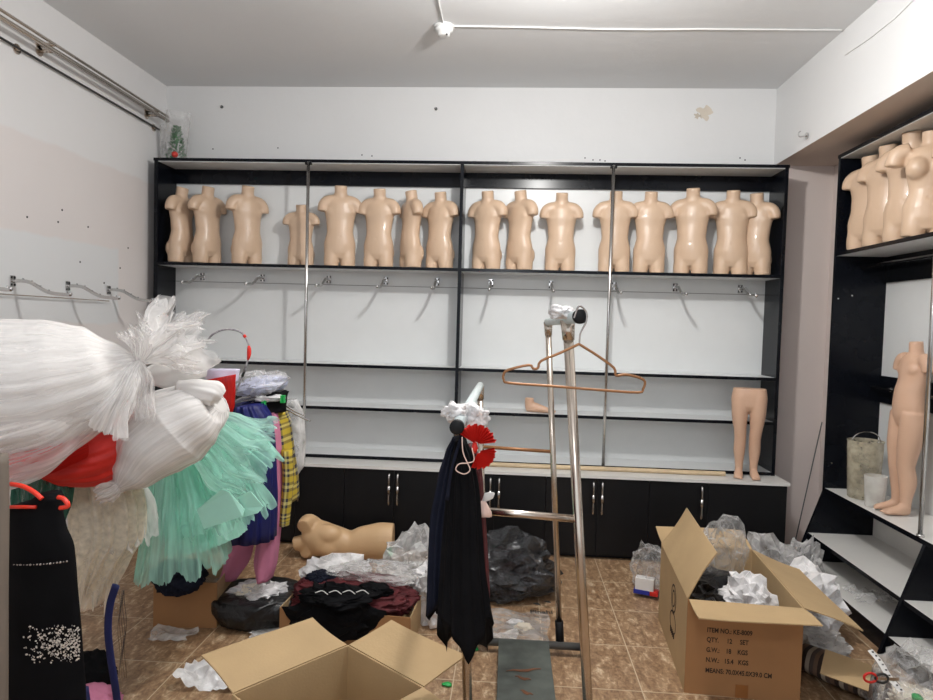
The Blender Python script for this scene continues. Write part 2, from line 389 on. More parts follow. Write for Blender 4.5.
# small marks of the walls: screw anchors and holes
def anchor(p, axis, label):
    t = empty('wall_plug', p, 0, label, 'wall plug')
    d = Vector(axis)
    obj('plug', TB([(0, 0, 0), d*.010], .011, n=10), M['darkmetal'], t)
    obj('screw', TB([d*.010, d*.024], .005, n=8), M['chrome'], t)
anchor(PY(222, 107, YB), (0, -1, 0), 'dark wall plug high on the back wall above the left shelving')
anchor(PY(436, 109, YB), (0, -1, 0), 'dark wall plug high on the back wall near its middle')
hk = empty('wall_hook', PX(808, 136, XR), 0, 'small steel screw hook on the white bulkhead at right', 'hook')
obj('stem', TB([(0, 0, 0), (-.05, 0, -.005)], .005, n=8), M['chrome'], hk)
obj('washer', TB([(-.004, 0, 0), (-.010, 0, 0)], .02, n=12), M['chrome'], hk)
obj('hook_arm', TB(smooth_path([(-.045, 0, -.005), (-.055, 0, .0), (-.055, 0, .02), (-.045, 0, .028)]), .004, n=8), M['chrome'], hk)
bm = bmesh.new()
for px, py in ((58, 222), (62, 210), (27, 217), (80, 262), (88, 227), (128, 248), (120, 268), (104, 283)):
    p = PX(px, py, XL); tube(bm, [p, p+Vector((.002, 0, 0))], .006, n=8, side=(0, 1, 0))
o = obj('screw_holes', bm, M['wire']); tag(o, kind='structure'); o.name = 'trim_2'
bm = bmesh.new()
for px, py in ((213, 149), (278, 148), (585, 158), (593, 160), (600, 160), (605, 161), (740, 158), (745, 160), (362, 155), (372, 156)):
    p = PY(px, py, YB); tube(bm, [p, p+Vector((0, -.002, 0))], .005, n=8)
o = obj('trim_3', bm, M['wire']); tag(o, kind='structure')
# smoke detector and its cables
p = PZ(444, 26, ZC); sd = empty('smoke_detector', p, 0, 'round white smoke detector on the ceiling', 'smoke detector')
obj('base', TB([(0, 0, 0), (0, 0, -.012)], [.058, .058], n=32), M['whiteplastic'], sd, sharp=40)
obj('sensor_head', TB([(0, 0, -.012), (0, 0, -.028), (0, 0, -.036), (0, 0, -.055), (0, 0, -.058)], [.05, .052, .036, .034, .02], n=32), M['whiteplastic'], sd, sharp=40)
obj('indicator', TB([(.02, -.03, -.055), (.02, -.03, -.062)], .005, n=8), M['darkmetal'], sd)
wh = M['whiteplastic']
c1 = [PZ(x, y, ZC-.006) for x, y in ((452, 26), (520, 27), (600, 29), (650, 29.5), (700, 29), (770, 29.5), (842, 30))]
tag(obj('ceiling_cable', TB(c1, .0045, n=8, side=(0, 0, 1)), wh), 'thin white cable running across the ceiling from the smoke detector to the right wall', 'cable')
c2 = [PZ(x, y, ZC-.006) for x, y in ((443, 22), (440, 8), (436, -12))]
tag(obj('ceiling_cable', TB(c2, .0045, n=8, side=(0, 0, 1)), wh), 'short white cable running from the smoke detector towards the viewer', 'cable')
c3 = [PX(x, y, XR-.004) for x, y in ((845, 55), (870, 38), (895, 18), (925, -12))]
tag(obj('wall_cable', TB(c3, .003, n=8, side=(1, 0, 0)), wh), 'thin white cable on the right bulkhead wall near the ceiling', 'cable')

# left wall rails
def rail(p0, p1, r, m, label, br):
    t = empty('wall_rail', p0, 0, label, 'rail'); d = p1-p0
    obj('rod', TB([Vector((0, 0, 0)), d], r, n=16), m, t, sharp=40)
    for f in br:
        q = d*f; w = XL-(p0.x+q.x)
        b = obj('bracket', TB([q, q+Vector((w, 0, -.0))], .010, n=10), M['steel'], t, sharp=40)
        obj('flange', TB([q+Vector((w+.006, 0, 0)), q+Vector((w+.001, 0, 0))], .026, n=16), M['steel'], b)
a = PX(168, 121, XL+.09); a2 = PX(40, 42, XL+.09); dd = (a2-a)*2.4
rail(a, a+dd, .013, M['steel'], 'steel tube rail high on the left wall', (.04, .38, .8))
rail(a+Vector((0, 0, .028)), a+dd+Vector((0, 0, .045)), .008, M['steel'], 'thinner steel tube just above the main rail of the left wall', (.04, .38, .8))
a = PX(160, 130, XL+.02); a2 = PX(20, 49, XL+.02); dd = (a2-a)*2
rail(a, a+dd, .006, M['wire'], 'thin black rod under the steel rails of the left wall', (.02, .5))

# ------------------------------------------------------------------ waterfall hooks
def make_hook():
    t = empty('waterfall_hook')
    bm = bmesh.new(); box(bm, -.016, .016, -.006, -.001, -.028, .028, bev=.001)
    pl = obj('mount_plate', bm, M['chrome'], t)
    bm = bmesh.new()
    for x in (-.011, .011):
        for z in (-.018, .018): box(bm, x-.004, x+.004, -.009, -.005, z-.006, z+.006)
    obj('slot_tab', bm, M['plug'], pl)
    pts = [(0, -.004, .0), (0, -.05, .002), (0, -.10, -.006), (0, -.16, -.038), (0, -.21, -.056), (0, -.30, -.062), (0, -.305, -.052)]
    obj('arm', TB(smooth_path(pts), .0095, n=10, side=(1, 0, 0)), M['chrome'], t, sharp=50)
    for y, z in ((-.06, .0), (-.105, -.010), (-.15, -.035), (-.195, -.054), (-.29, -.06)):
        obj('pin', TB([(0, y, z+.004), (0, y, z+.016)], .0045, n=8), M['chrome'], t)
    return t
hook0 = make_hook(); used = [False]
def hook(loc, rz, label, group):
    o = hook0 if not used[0] else copy_tree(hook0); used[0] = True
    o.location = loc; o.rotation_euler.z = rz; tag(o, label, 'hook', group)
hw = ['first', 'second', 'third', 'fourth', 'fifth', 'sixth', 'seventh', 'eighth', 'ninth', 'tenth']
for i, px in enumerate((203, 263, 329, 386, 437, 491, 551, 614, 675, 740)):
    p = PY(px, 277+i*1.3, 4.68); p.z = 1.775
    hook(p, 0, 'chrome display hook under the torso shelf of the back unit, %s from left' % hw[i], 'chrome hooks on the back panel')
ends = ['beside the shelving', 'second from the shelving', 'third from the shelving', 'at the left edge of the picture']
for i, (px, py) in enumerate(((108, 290), (67, 286), (12, 281), (-55, 274))):
    hook(PX(px, py, XL+.002), PI/2, 'chrome waterfall hook on the left wall, ' + ends[i], 'chrome hooks on the left wall')
a = PX(109, 301, XL+.03); b = PX(0, 294, XL+.03)
tag(obj('wall_rail', TB([a, a+(b-a)*1.6], .0035, n=10), M['steel']), 'thin horizontal rod under the hooks of the left wall', 'rail')

# ------------------------------------------------------------------ back shelving unit
YS, YP = 4.43, 4.685
u = empty('shelving_unit', (0, 0, 0), 0, 'long black framed display shelving with white back on the back wall', 'shelving')
XA, XM, XZ = -2.45, -.345, 1.755; ZT = 2.54; ZB = .548
t_ = .022
for x, nm in ((XA, ''), (XM-t_/2, ''), (XZ-t_, '')):
    obj('side_panel', BX(x, x+t_, YS, YP+.015, ZB, ZT, bev=.001), M['black'], u)
obj('top_board', BX(XA-.004, XZ+.004, YS-.004, YP+.015, ZT, ZT+.02, bev=.001), M['black'], u)
obj('top_board_underside', BX(XA+t_, XZ-t_, YS+.004, YP, ZT-.004, ZT), M['white'], u)
for xa, xb in ((XA+t_, XM-t_/2), (XM+t_/2, XZ-t_)):
    e = .0015
    obj('back_panel', BX(xa-e, xb+e, YP, YP+.014, ZB, ZT), M['white'], u)
    obj('header_rail', BX(xa-e, xb+e, YP-.022, YP+.002, 2.435, ZT-.004, bev=.001), M['black'], u)
    obj('panel_seam', BX(xa, xb, YP-.001, YP, 1.736, 1.740), M['seam'], u)
    for z, d0 in ((1.855, 0), (1.19, 0), (.90, 0), (ZB+.022, 0)):
        s = obj('shelf', BX(xa-e, xb+e, YS+.004, YP+.002, z-.020, z), M['white'], u)
        obj('edge_band', BX(xa-e, xb+e, YS, YS+.004, z-.020, z+.0005), M['black'], s)
    if xa < -1:
        obj('end_liner', BX(xa-.002, xa+.004, YS+.003, YP, ZB, ZT), M['black'], u)
for px0, px1 in ((308.3, 303.5), (613, 604)):
    a = PY(px0, 165, 4.416); b = PY(px1, 463, 4.416); x = (a.x+b.x)/2
    po = obj('pole', TB([(x, 4.416, ZB), (x, 4.416, ZT+.001)], .0105, n=20), M['chrome'], u, sharp=40)
    bm = bmesh.new(); box(bm, x-.022, x+.022, 4.406, 4.430, ZT-.018, ZT-.004, bev=.002)
    obj('top_socket', bm, M['plug'], po)
    obj('foot_socket', TB([(x, 4.416, ZB), (x, 4.416, ZB+.02)], .016, n=16), M['chrome'], po, sharp=40)

# base cabinets
YC = 4.25
wt = tag(obj('worktop', BX(XA, 1.775, YC-.012, YP+.02, .532, .547, bev=.001), M['counter']), 'long white worktop on the black base cabinets along the back wall', 'worktop')
obj('front_lip', BX(XA, 1.775, YC-.016, YC-.0125, .528, .5475), M['counter'], wt)
edges = [-2.45, -1.705, -1.05, -.395, .262, .915, 1.765]
cabs = ['farthest left, mostly behind the hanging clothes', 'behind the hanging clothes and the plastic bags', 'behind the lying torso, second pair of handles hidden clothes aside',
        'directly behind the steel garment rack', 'just right of the garment rack', 'behind the big printed cardboard box, with a single handle']
cabs[2] = 'behind the lying torso and the black dresses'
for i in range(6):
    a, b = edges[i], edges[i+1]
    c = empty('base_cabinet', ((a+b)/2, YC, 0), 0, 'low black double door base cabinet ' + cabs[i] if i < 5 else 'low black base cabinet ' + cabs[i], 'cabinet', 'black base cabinets')
    w = (b-a)/2-.0005
    obj('carcass', BX(-w, w, .018, .44, .045, .531), M['blackd'], c)
    obj('plinth', BX(-w, w, .05, .43, 0, .045), M['blackd'], c)
    if i < 5: drs = [(-w+.001, -.001, -.028), (.001, w-.001, .028)]
    else: drs = [(-w+.001, -.06, -.105), (-.058, w-.001, None)]
    for (x0, x1, hx) in drs:
        d = obj('door', BX(x0, x1, 0, .0175, .03, .522, bev=.0012), M['blackd'], c)
        if hx is not None:
            h = obj('handle', TB(smooth_path([(hx, 0, .50), (hx, -.028, .49), (hx, -.03, .40), (hx, -.028, .31), (hx, 0, .30)]), interp([.005, .008, .0055, .008, .005], 25), n=12, side=(1, 0, 0)), M['chrome'], d, sharp=50)
            obj('handle_knuckle', TB([(hx, -.03, .425), (hx, -.03, .375)], .0105, n=12), M['chrome'], h, sharp=40)
a = PY(482, 455, 4.37); b = PY(725, 474, 4.37)
a.z = b.z = .548+.014
tag(obj('wooden_batten', TB([a, b], .015, n=8, side=(0, 0, 1)), M['bamboo']), 'long pale wooden batten lying on the white worktop in front of the shelves', 'batten')

# plastic wrapped artificial plant on top of the unit
zt = ZT+.0205
v = empty('wrapped_plant', (-2.36, 4.56, zt), 0, 'small artificial plant in a clear plastic sleeve on top of the shelving', 'plant')
obj('sleeve', TB([(0, 0, 0), (0, 0, .15), (.01, 0, .34)], [.06, .075, .085], n=20, caps=(False, False)), M['clear'], v, smooth=True)
bm = bmesh.new()
for i in range(420):
    z = rnd.uniform(.01, .24); r = .066*(1-z/.3)*(.55+.45*rnd.random()); a = rnd.uniform(0, 2*PI)
    p = Vector((math.cos(a)*r, math.sin(a)*r, z)); d = Vector((math.cos(a), math.sin(a), .6))*.022; s = Vector((-math.sin(a), math.cos(a), 0))*.008
    bm.faces.new([bm.verts.new(q) for q in (p, p+d*.5+s, p+d, p+d*.5-s)])
obj('foliage', bm, M['leaf'], v)
bm = bmesh.new(); bmesh.ops.create_icosphere(bm, subdivisions=2, radius=.022); obj('flower', bm, M['redflower'], v, smooth=True, loc=(.015, -.055, .04))
v = empty('rolled_plastic_sleeve', (-2.45, 4.60, zt), 0, 'empty rolled clear plastic sleeve beside the wrapped plant', 'plastic sleeve')
obj('sleeve_wall', TB([(0, 0, 0), (0.0, 0, .26)], [.045, .05], n=20, caps=(False, False)), M['film'], v, smooth=True)

# ------------------------------------------------------------------ mannequins
def body(kind):
    """one closed skin grown from overlapping tapered volumes, then fused"""
    bm = bmesh.new(); vox = .006
    def T(pts, rx, ry=None, sub=4, n=24, **k):
        P = smooth_path(pts, sub); m = len(P)
        tube(bm, P, interp(rx, m), interp(ry or rx, m), n=n, **k)
    def ball(c, r, s=(1, 1, 1)):
        b = bmesh.ops.create_icosphere(bm, subdivisions=3, radius=r)
        for v in b['verts']: v.co = Vector((v.co.x*s[0]+c[0], v.co.y*s[1]+c[1], v.co.z*s[2]+c[2]))
    if kind in ('child', 'adult'):
        f = kind == 'adult'
        for s in (-1, 1):
            T([(s*.060, .0, 0), (s*.057, .0, .05), (s*.052, .002, .11)], [.052, .056, .056], [.058, .064, .062])
            if f:
                T([(s*.085, 0, .44), (s*.128, .0, .430), (s*.150, 0, .40), (s*.156, 0, .365)], [.042, .045, .044, .043], side=(0, 1, 0))
                ball((s*.050, -.038, .340), .056, (1, .95, 1.1))
            else:
                T([(s*.045, 0, .428), (s*.092, 0, .420), (s*.120, -.002, .396), (s*.126, -.002, .358)], [.044, .044, .041, .039], side=(0, 1, 0))
                ball((s*.050, .035, .10), .060, (1, .8, 1.1))
                ball((s*.045, -.028, .355), .052, (1, .55, .8))
        if f:
            T([(0, 0, .035), (0, 0, .09), (0, .0, .15), (0, 0, .235), (0, 0, .32), (0, 0, .40), (0, .002, .445), (0, 0, .462)], [.08, .112, .112, .086, .102, .112, .085, .05], [.055, .072, .07, .055, .066, .066, .05, .04])
            T([(0, .004, .44), (0, .0, .48), (0, -.008, .53)], [.048, .042, .043])
        else:
            T([(0, 0, .05), (0, 0, .09), (0, -.003, .15), (0, -.006, .225), (0, 0, .295), (0, .002, .355), (0, .002, .41), (0, .004, .447)], [.07, .113, .114, .094, .100, .112, .110, .080], [.05, .070, .073, .066, .062, .066, .060, .048])
            T([(0, .004, .43), (0, .002, .455), (0, .0, .480), (0, -.010, .532)], [.078, .056, .045, .046], [.052, .047, .044, .045])
    elif kind == 'legs':
        for s in (-1, 1):
            T([(s*.052, 0, .62), (s*.054, 0, .55), (s*.056, -.004, .44), (s*.050, -.006, .33), (s*.046, 0, .27), (s*.048, .012, .19), (s*.046, .012, .09), (s*.046, .01, .05)],
              [.052, .060, .052, .040, .038, .038, .026, .025], [.052, .060, .056, .044, .040, .042, .028, .027])
            T([(s*.046, .03, .028), (s*.048, .0, .032), (s*.052, -.045, .022), (s*.055, -.085, .014)], [.022, .026, .030, .026], [.026, .034, .022, .012], side=(1, 0, 0))
            for q in range(5): ball((s*(.033+q*.011), -.098+q*.006, .010), .0085, (1, 1.5, 1))
        T([(0, 0, .46), (0, 0, .50), (0, 0, .58), (0, 0, .62)], [.05, .092, .10, .098], [.04, .058, .062, .056])
    elif kind == 'child_full':
        for s in (-1, 1):
            T([(s*.050, 0, .54), (s*.052, 0, .47), (s*.050, -.008, .38), (s*.044, -.01, .29), (s*.042, -.008, .25), (s*.043, .008, .18), (s*.040, .010, .09), (s*.040, .01, .05)],
              [.058, .060, .054, .042, .040, .039, .027, .026], [.066, .066, .058, .046, .042, .044, .030, .028])
            T([(s*.040, .032, .028), (s*.042, .0, .032), (s*.046, -.045, .022), (s*.048, -.088, .014)], [.022, .026, .028, .026], [.026, .034, .022, .012], side=(1, 0, 0))
            for q in range(5): ball((s*(.030+q*.010), -.100+q*.005, .010), .008, (1, 1.5, 1))
            T([(s*.075, .0, .825), (s*.110, 0, .815), (s*.130, 0, .79), (s*.138, .0, .755)], [.034, .038, .036, .034], side=(0, 1, 0))
            ball((s*.040, -.030, .765), .046, (1, .6, .8)); ball((s*.042, .036, .53), .05, (1, .8, 1))
        T([(0, 0, .47), (0, 0, .52), (0, -.004, .57), (0, -.008, .64), (0, 0, .70), (0, .002, .76), (0, .002, .81), (0, .004, .845)], [.07, .094, .096, .086, .088, .094, .098, .06], [.055, .068, .072, .068, .062, .062, .056, .042])
        T([(0, .004, .83), (0, .0, .865), (0, -.006, .915)], [.046, .034, .033])
    elif kind == 'lying':      # adult bust and waist, lying: axis along x, neck at -x
        T([(.60, 0, .115), (.52, 0, .115), (.42, 0, .105), (.33, 0, .092), (.23, 0, .11), (.14, 0, .125), (.08, 0, .13), (.045, 0, .12)],
          [.115, .118, .105, .085, .098, .112, .09, .055], [.092, .095, .082, .072, .085, .095, .07, .05], side=(0, 0, 1))
        T([(.09, .0, .12), (.04, 0, .10), (-.02, .0, .085)], [.055, .045, .044], side=(0, 0, 1))
        T([(.12, .02, .19), (.075, 0, .225), (.06, -.03, .225), (.055, -.07, .215)], [.05, .052, .048, .045], side=(1, 0, 0))
        T([(.12, .0, .07), (.075, -.01, .05), (.05, -.04, .05)], [.045, .045, .042], side=(1, 0, 0))
        ball((.20, -.036, .165), .062, (1.4, 1, 1)); ball((.20, -.036, .085), .060, (1.4, 1, 1)); vox = .008
    elif kind == 'foot':
        T([(-.055, 0, .085), (-.055, 0, .06), (-.052, 0, .03), (-.048, 0, .022)], [.026, .027, .028, .024], [.024, .025, .026, .022])
        T([(-.075, 0, .022), (-.03, 0, .030), (.02, 0, .022), (.07, 0, .012), (.10, 0, .009)], [.022, .027, .030, .030, .02], [.02, .030, .022, .012, .007], side=(0, 1, 0)); vox = .004
    b = bake(bm, vox, 6)
    if kind in ('child', 'adult'):   # shallow navel
        for v in b.verts:
            d = (v.co-Vector((0, -.065, .19))).length
            if d < .014: v.co.y += .005*(1-d/.014)
    z0 = min(v.co.z for v in b.verts)
    for v in b.verts: v.co.z -= z0
    return b
torso0 = obj('torso_mannequin', body('child'), M['skin'], sharp=55)
tl = [
 (181, 78, .97, 'touching the black end panel at far left'),
 (207, 62, .985, 'second from the left end'),
 (247, 44, 1.0, 'third from the left end'),
 (300, -4, .78, 'smallest, half hidden by the left chrome pole'),
 (340, 14, 1.02, 'first right of the left chrome pole'),
 (379, -6, .99, 'second right of the left chrome pole'),
 (411, -58, .97, 'sideways, second left of the black divider'),
 (440, -26, .96, 'immediately left of the black divider'),
 (487, -26, .98, 'immediately right of the black divider'),
 (520, -44, .99, 'second right of the black divider'),
 (561, -3, .97, 'standing alone between divider and right pole'),
 (615, -6, 1.0, 'directly behind the right chrome pole'),
 (650, -2, 1.0, 'immediately right of the right chrome pole'),
 (692, -20, 1.05, 'tallest, third from the right end'),
 (732, -14, 1.03, 'second from the right end'),
 (765, -36, 1.0, 'touching the black end panel at far right'),
]
for i, (px, a, s, lb) in enumerate(tl):
    o = torso0 if i == 0 else torso0.copy()
    if i: col.objects.link(o)
    p = PY(px, 230, 4.545); o.location = (min(p.x, 1.605), 4.55 + (.02 if s < .8 else 0), 1.8555); o.rotation_euler.z = R(a); o.scale = (s*(.93 if s > .8 else 1.05), s*.93, s*1.02)
    tag(o, 'beige headless child torso on back shelf, ' + lb, 'mannequin', 'child torsos on the back top shelf')
lg = obj('leg_mannequin', body('legs'), M['skin_p'], sharp=55); tag(lg, 'beige mannequin hips and legs standing on the white worktop at right', 'mannequin')
p = PY(747, 476, 4.34); lg.scale = (.95, .93, .93); lg.location = (p.x, 4.36, .5475); lg.rotation_euler.z = R(-14)
ft = obj('foot_mannequin', body('foot'), M['skin_p'], sharp=55); tag(ft, 'beige mannequin foot on the lower shelf of the back unit', 'mannequin foot')
ft.scale = (1.15, 1.15, 1.15); p = PY(540, 412, 4.50); ft.location = (p.x-.01, 4.50, .9005); ft.rotation_euler.z = R(-6)
ly = obj('torso_mannequin', body('lying'), M['skin_d'], sharp=55); tag(ly, 'beige adult female torso lying on the floor in front of the cabinets', 'mannequin')
p = PZ(291, 576, 0); ly.location = (p.x-.06, 4.02, 0.0005); ly.rotation_euler.z = R(4)
# ------------------------------------------------------------------ right shelving unit
XF, XBK = 1.943, 2.245
YE = 4.18; YN = 1.3
r = empty('shelving_unit', (0, 0, 0), 0, 'black and white display shelving with slanted shoe steps along the right wall', 'shelving')
e = .0015
obj('side_panel', BX(XF, XBK+.03, YE-.022, YE, .53, 2.54, bev=.001), M['black'], r)
obj('side_panel', BX(XF, XBK+.03, YN, YN+.022, .53, 2.54, bev=.001), M['black'], r)
obj('top_board', BX(XF-.004, XBK+.03, YN, YE+.004, 2.54, 2.56, bev=.001), M['black'], r)
obj('top_board_underside', BX(XF+.003, XBK, YN+.022, YE-.022, 2.5365, 2.54), M['white'], r)
obj('back_panel', BX(XBK, XBK+.014, YN+.022-e, YE-.022+e, .53, 2.54), M['white'], r)
s = obj('shelf', BX(XF+.004, XBK, YN+.022, YE-.022, 1.955, 1.975), M['white'], r)
obj('edge_band', BX(XF, XF+.004, YN+.022, YE-.022, 1.955, 1.9755), M['black'], s)
pt = PX(867.5, 373.5, XBK); pb = PX(866, 399, XBK)
obj('header_rail', BX(XBK-.012, XBK+.001, YN+.022, YE-.022, 2.20, 2.535), M['black'], r)
obj('header_rail', BX(XBK-.012, XBK+.001, YN+.022, YE-.022, pb.z, pt.z), M['black'], r)
ul = obj('header_rail', BX(XBK-.012, XBK+.001, YN+.022, YE-.022, 1.80, 1.954), M['black'], r)
obj('hanging_rod', TB([(XBK-.10, YE-.022, 1.90), (XBK-.10, YN+.022, 1.90)], .010, n=14, side=(1, 0, 0)), M['chrome'], r, sharp=40)
hb = obj('hanging_rod', TB([(XBK-.055, YE-.022, (pt.z+pb.z)/2+.01), (XBK-.055, YN+.022, (pt.z+pb.z)/2+.01)], .0085, n=14, side=(1, 0, 0)), M['chrome'], r, sharp=40)
for q in range(3):
    obj('bracket', BX(XBK-.06, XBK-.012, 3.95-q*.35, 3.97-q*.35, (pt.z+pb.z)/2+.0, (pt.z+pb.z)/2+.022, bev=.002), M['chrome'], hb)
s = obj('counter_shelf', BX(XF+.004, XBK, YN, YE, .525, .5455), M['counter'], r)
obj('edge_band', BX(XF, XF+.004, YN, YE, .523, .546), M['black'], s)
for (px, py) in ((921, 534),):
    q = PX(px, py, XF+.02)
    for k in (0, 1.0):
        y = q.y - k
        po = obj('pole', TB([(XF+.016, y, .546), (XF+.016, y, 2.5365)], .0105, n=20), M['chrome'], r, sharp=40)
        obj('foot_socket', TB([(XF+.018, y, .546), (XF+.018, y, .556)], .017, n=16), M['chrome'], po, sharp=40)
# slanted stepped base
Yd = PX(924, 548, XF).y
p1 = PY(792, 563, YE); slope = (XF-p1.x)/(.53-p1.z)
def fx(z): return XF-(.525-z)*slope
def slant_panel(y):
    bm = bmesh.new(); T = .011
    pts = [(fx(0), 0), (XBK+.02, 0), (XBK+.02, .525), (XF-.0, .525)]
    a = [bm.verts.new((x, y-T, z)) for x, z in pts]; b = [bm.verts.new((x, y+T, z)) for x, z in pts]
    bm.faces.new(a); bm.faces.new(b[::-1])
    for i in range(4): bm.faces.new((a[i], b[i], b[(i+1) % 4], a[(i+1) % 4]))
    bmesh.ops.recalc_face_normals(bm, faces=bm.faces); return bm
zA = PY(891.8, 598.5, Yd).z; zB = .09
ys = [YE-.012, Yd, Yd-(YE-Yd), Yd-2*(YE-Yd)]
for y in ys: obj('slanted_divider', slant_panel(y), M['black'], r)
for i in range(3):
    ya, yb = ys[i+1]+.011, ys[i]-.011
    obj('back_board', BX(XBK-.002, XBK+.012, ya-e, yb+e, .0, .524), M['counter'], r)
    for z in (zA, zB):
        x0 = fx(z)
        s = obj('step_shelf', BX(x0+.004, XBK, ya-e, yb+e, z-.018, z), M['counter'], r)
        obj('edge_band', BX(x0, x0+.005, ya-e, yb+e, z-.019, z+.0006), M['black'], s)
    obj('kick_board', BX(fx(zB)+.002, fx(zB)+.012, ya-e, yb+e, 0, zB-.018), M['black'], r)
# cam bolts dotted on the black panels
for (x, z) in ((1.97, 1.7), (2.05, 1.72), (1.98, .70)):
    obj('cam_bolt', TB([(x, YE-.0235, z), (x, YE-.021, z)], .005, n=8), M['chrome'], r)

tr = [
 (2.035, 3.99, -62, 1.0, 'child', 'farthest back, touching the black end panel'),
 (2.04, 3.82, -60, 1.03, 'child', 'second from the black end panel'),
 (2.05, 3.62, -52, 1.06, 'child', 'third from the black end panel, facing sideways'),
 (2.03, 3.43, -30, .97, 'adult', 'fourth from the end panel, with a bust'),
 (2.13, 3.22, -50, 1.0, 'child', 'fifth, behind the nearest one with a bust'),
 (2.06, 3.13, -35, .90, 'adult', 'nearest one, cut by the right picture edge'),
]
ad0 = None
for i, (x, y, a, s, k, lb) in enumerate(tr):
    if k == 'adult' and ad0 is None: o = ad0 = obj('torso_mannequin', body('adult'), M['skin'], sharp=55)
    else:
        o = (torso0 if k == 'child' else ad0).copy(); col.objects.link(o)
    o.location = (x, y, 1.976); o.rotation_euler.z = R(a); o.scale = (s, s, s)
    tag(o, 'beige headless torso on the right wall shelf, ' + lb, 'mannequin', 'torsos on the right wall shelf')
cf = obj('child_mannequin', body('child_full'), M['skin_p'], sharp=55)
tag(cf, 'headless child mannequin with legs standing on the right counter beside the chrome pole', 'mannequin')
p = PZ(890, 513, .546); cf.location = (min(p.x+.04, 2.09), p.y, .5465); cf.rotation_euler = (Matrix.Rotation(R(3.2), 3, 'Y') @ Matrix.Rotation(R(-92), 3, 'Z')).to_euler()
# seam at the hips
bk = empty('plastic_bucket', (2.065, 3.95, .5465), 0, 'tall yellowed clear plastic container with a wire handle on the right counter', 'bucket')
obj('wall', TB([(0, 0, 0), (0, 0, .004), (0, 0, .28), (0, 0, .33)], [.075, .08, .092, .092], n=28, caps=(True, False)), M['bucket'], bk, smooth=True)
obj('rim', TB([(0, 0, .327), (0, 0, .334)], [.095, .095], n=28, caps=(False, False)), M['bucket'], bk, smooth=True)
obj('handle', TB(smooth_path([(-.09, 0, .31), (-.06, -.01, .365), (0, -.01, .385), (.06, -.01, .365), (.09, 0, .31)]), .003, n=8, side=(0, 1, 0)), M['chrome'], bk)
b2 = obj('plastic_cup', TB([(0, 0, 0), (0, 0, .004), (0, 0, .17)], [.045, .048, .058], n=24, caps=(True, False)), M['cup'], smooth=True, loc=(2.03, 3.76, .5465))
tag(b2, 'milky plastic cup standing in front of the yellowed container', 'cup')
# thin rod leaning in the recess corner
a = PY(822, 422, 4.58); b = PY(800, 520, 4.45); q = a+(b-a)*(a.z/(a.z-b.z)); 
tag(obj('leaning_rod', TB([a, q], .004, n=8), M['darkmetal']), 'thin dark rod leaning in the recess right of the base cabinets', 'rod')

# ------------------------------------------------------------------ garment rack in the middle
rk = empty('garment_rack', PZ(520, 660), 0, 'steel double rail garment rack with black end caps in the middle of the room', 'garment rack')
o0 = rk.location.copy()
def rp(*a, **k):
    return a
def L(p): return Vector(p)-o0
YFAR, YNEAR = 3.0, 2.0
xr0, xl0 = PY(548, 322, YFAR), PY(480, 386, YFAR)
fr, fl = PY(559.5, 655, YFAR), PY(484, 655, YFAR)
nr_t, nr_b = PY(567.5, 320, YNEAR), PY(588, 705, YNEAR)
nr_f = nr_t+(nr_b-nr_t)*((nr_t.z-.045)/(nr_t.z-nr_b.z))
nl_t, nl_b = PY(460, 420, YNEAR), PY(467.5, 700, YNEAR)
nl_f = nl_t+(nl_b-nl_t)*((nl_t.z-.045)/(nl_t.z-nl_b.z))
st = M['steel']
def post(a, b, rr=.0165):
    p = obj('post', TB([L(a), L(b)], rr, n=20), st, rk, sharp=40)
    d = (Vector(b)-Vector(a)).normalized()
    obj('collar', TB([L(a), L(Vector(a)+d*.06)], [rr*1.45, rr*1.2], n=20), st, p, sharp=40)
    return p
zr, zl = xr0.z, xl0.z
fr.z = fl.z = .05
p1 = post(xr0, fr, .0135); p2 = post(xl0, fl, .0135); p3 = post(nr_t, nr_f, .0150); p4 = post(nl_t, nl_f, .0145)
for p, f_, t in ((p1, fr, xr0), (p2, fl, xl0)):
    d = (t-f_).normalized(); obj('sleeve', TB([L(f_-d*.01), L(f_+d*.10)], .019, n=16), M['plug'], p, sharp=40)
railm = mat('pale_coated_tube', srgb(196, 206, 206), .4, var=.08)
for (far, near, px, py) in ((xr0, nr_t, 580, 316.5), (xl0, nl_t, 457, 427)):
    d = (near-far); d.normalize(); cap = far+d*((far.y-1.66)/-d.y) if d.y < 0 else far
    cap = PY(px, py, 1.66)
    d = (cap-far)
    rl = obj('rail', TB([L(far-d.normalized()*.02), L(cap)], .0165, n=20, side=(1, 0, 0)), railm, rk, sharp=40)
    n_ = d.normalized(); obj('end_cap', TB([L(cap-n_*.012), L(cap+n_*.008), L(cap+n_*.011)], [.0185, .0185, .015], n=24, side=(1, 0, 0)), M['plug'], rl, sharp=40)
def along(a, b, z): return a+(b-a)*((a.z-z)/(a.z-b.z))
obj('cross_bar', TB([L(along(xl0, fl, .935)), L(along(xr0, fr, .925))], .008, n=12, side=(0, 0, 1)), M['copper'], rk, sharp=40)
obj('cross_bar', TB([L(along(nl_t, nl_f, .93)), L(along(nr_t, nr_f, .915))], .0115, n=14, side=(0, 0, 1)), st, rk, sharp=40)
bw = L(Vector((fl.x-.10, 2.98, .045))), L(Vector((fr.x+.12, 2.98, .045)))
bar = obj('base_bar', TB([bw[0], bw[1]], .017, n=12, side=(0, 0, 1)), M['darkmetal'], rk, sharp=40)
nb = obj('base_bar', TB([L(Vector((nl_f.x-.03, YNEAR, .045))), L(Vector((nr_f.x+.03, YNEAR, .045)))], .017, n=12, side=(0, 0, 1)), M['darkmetal'], rk, sharp=40)
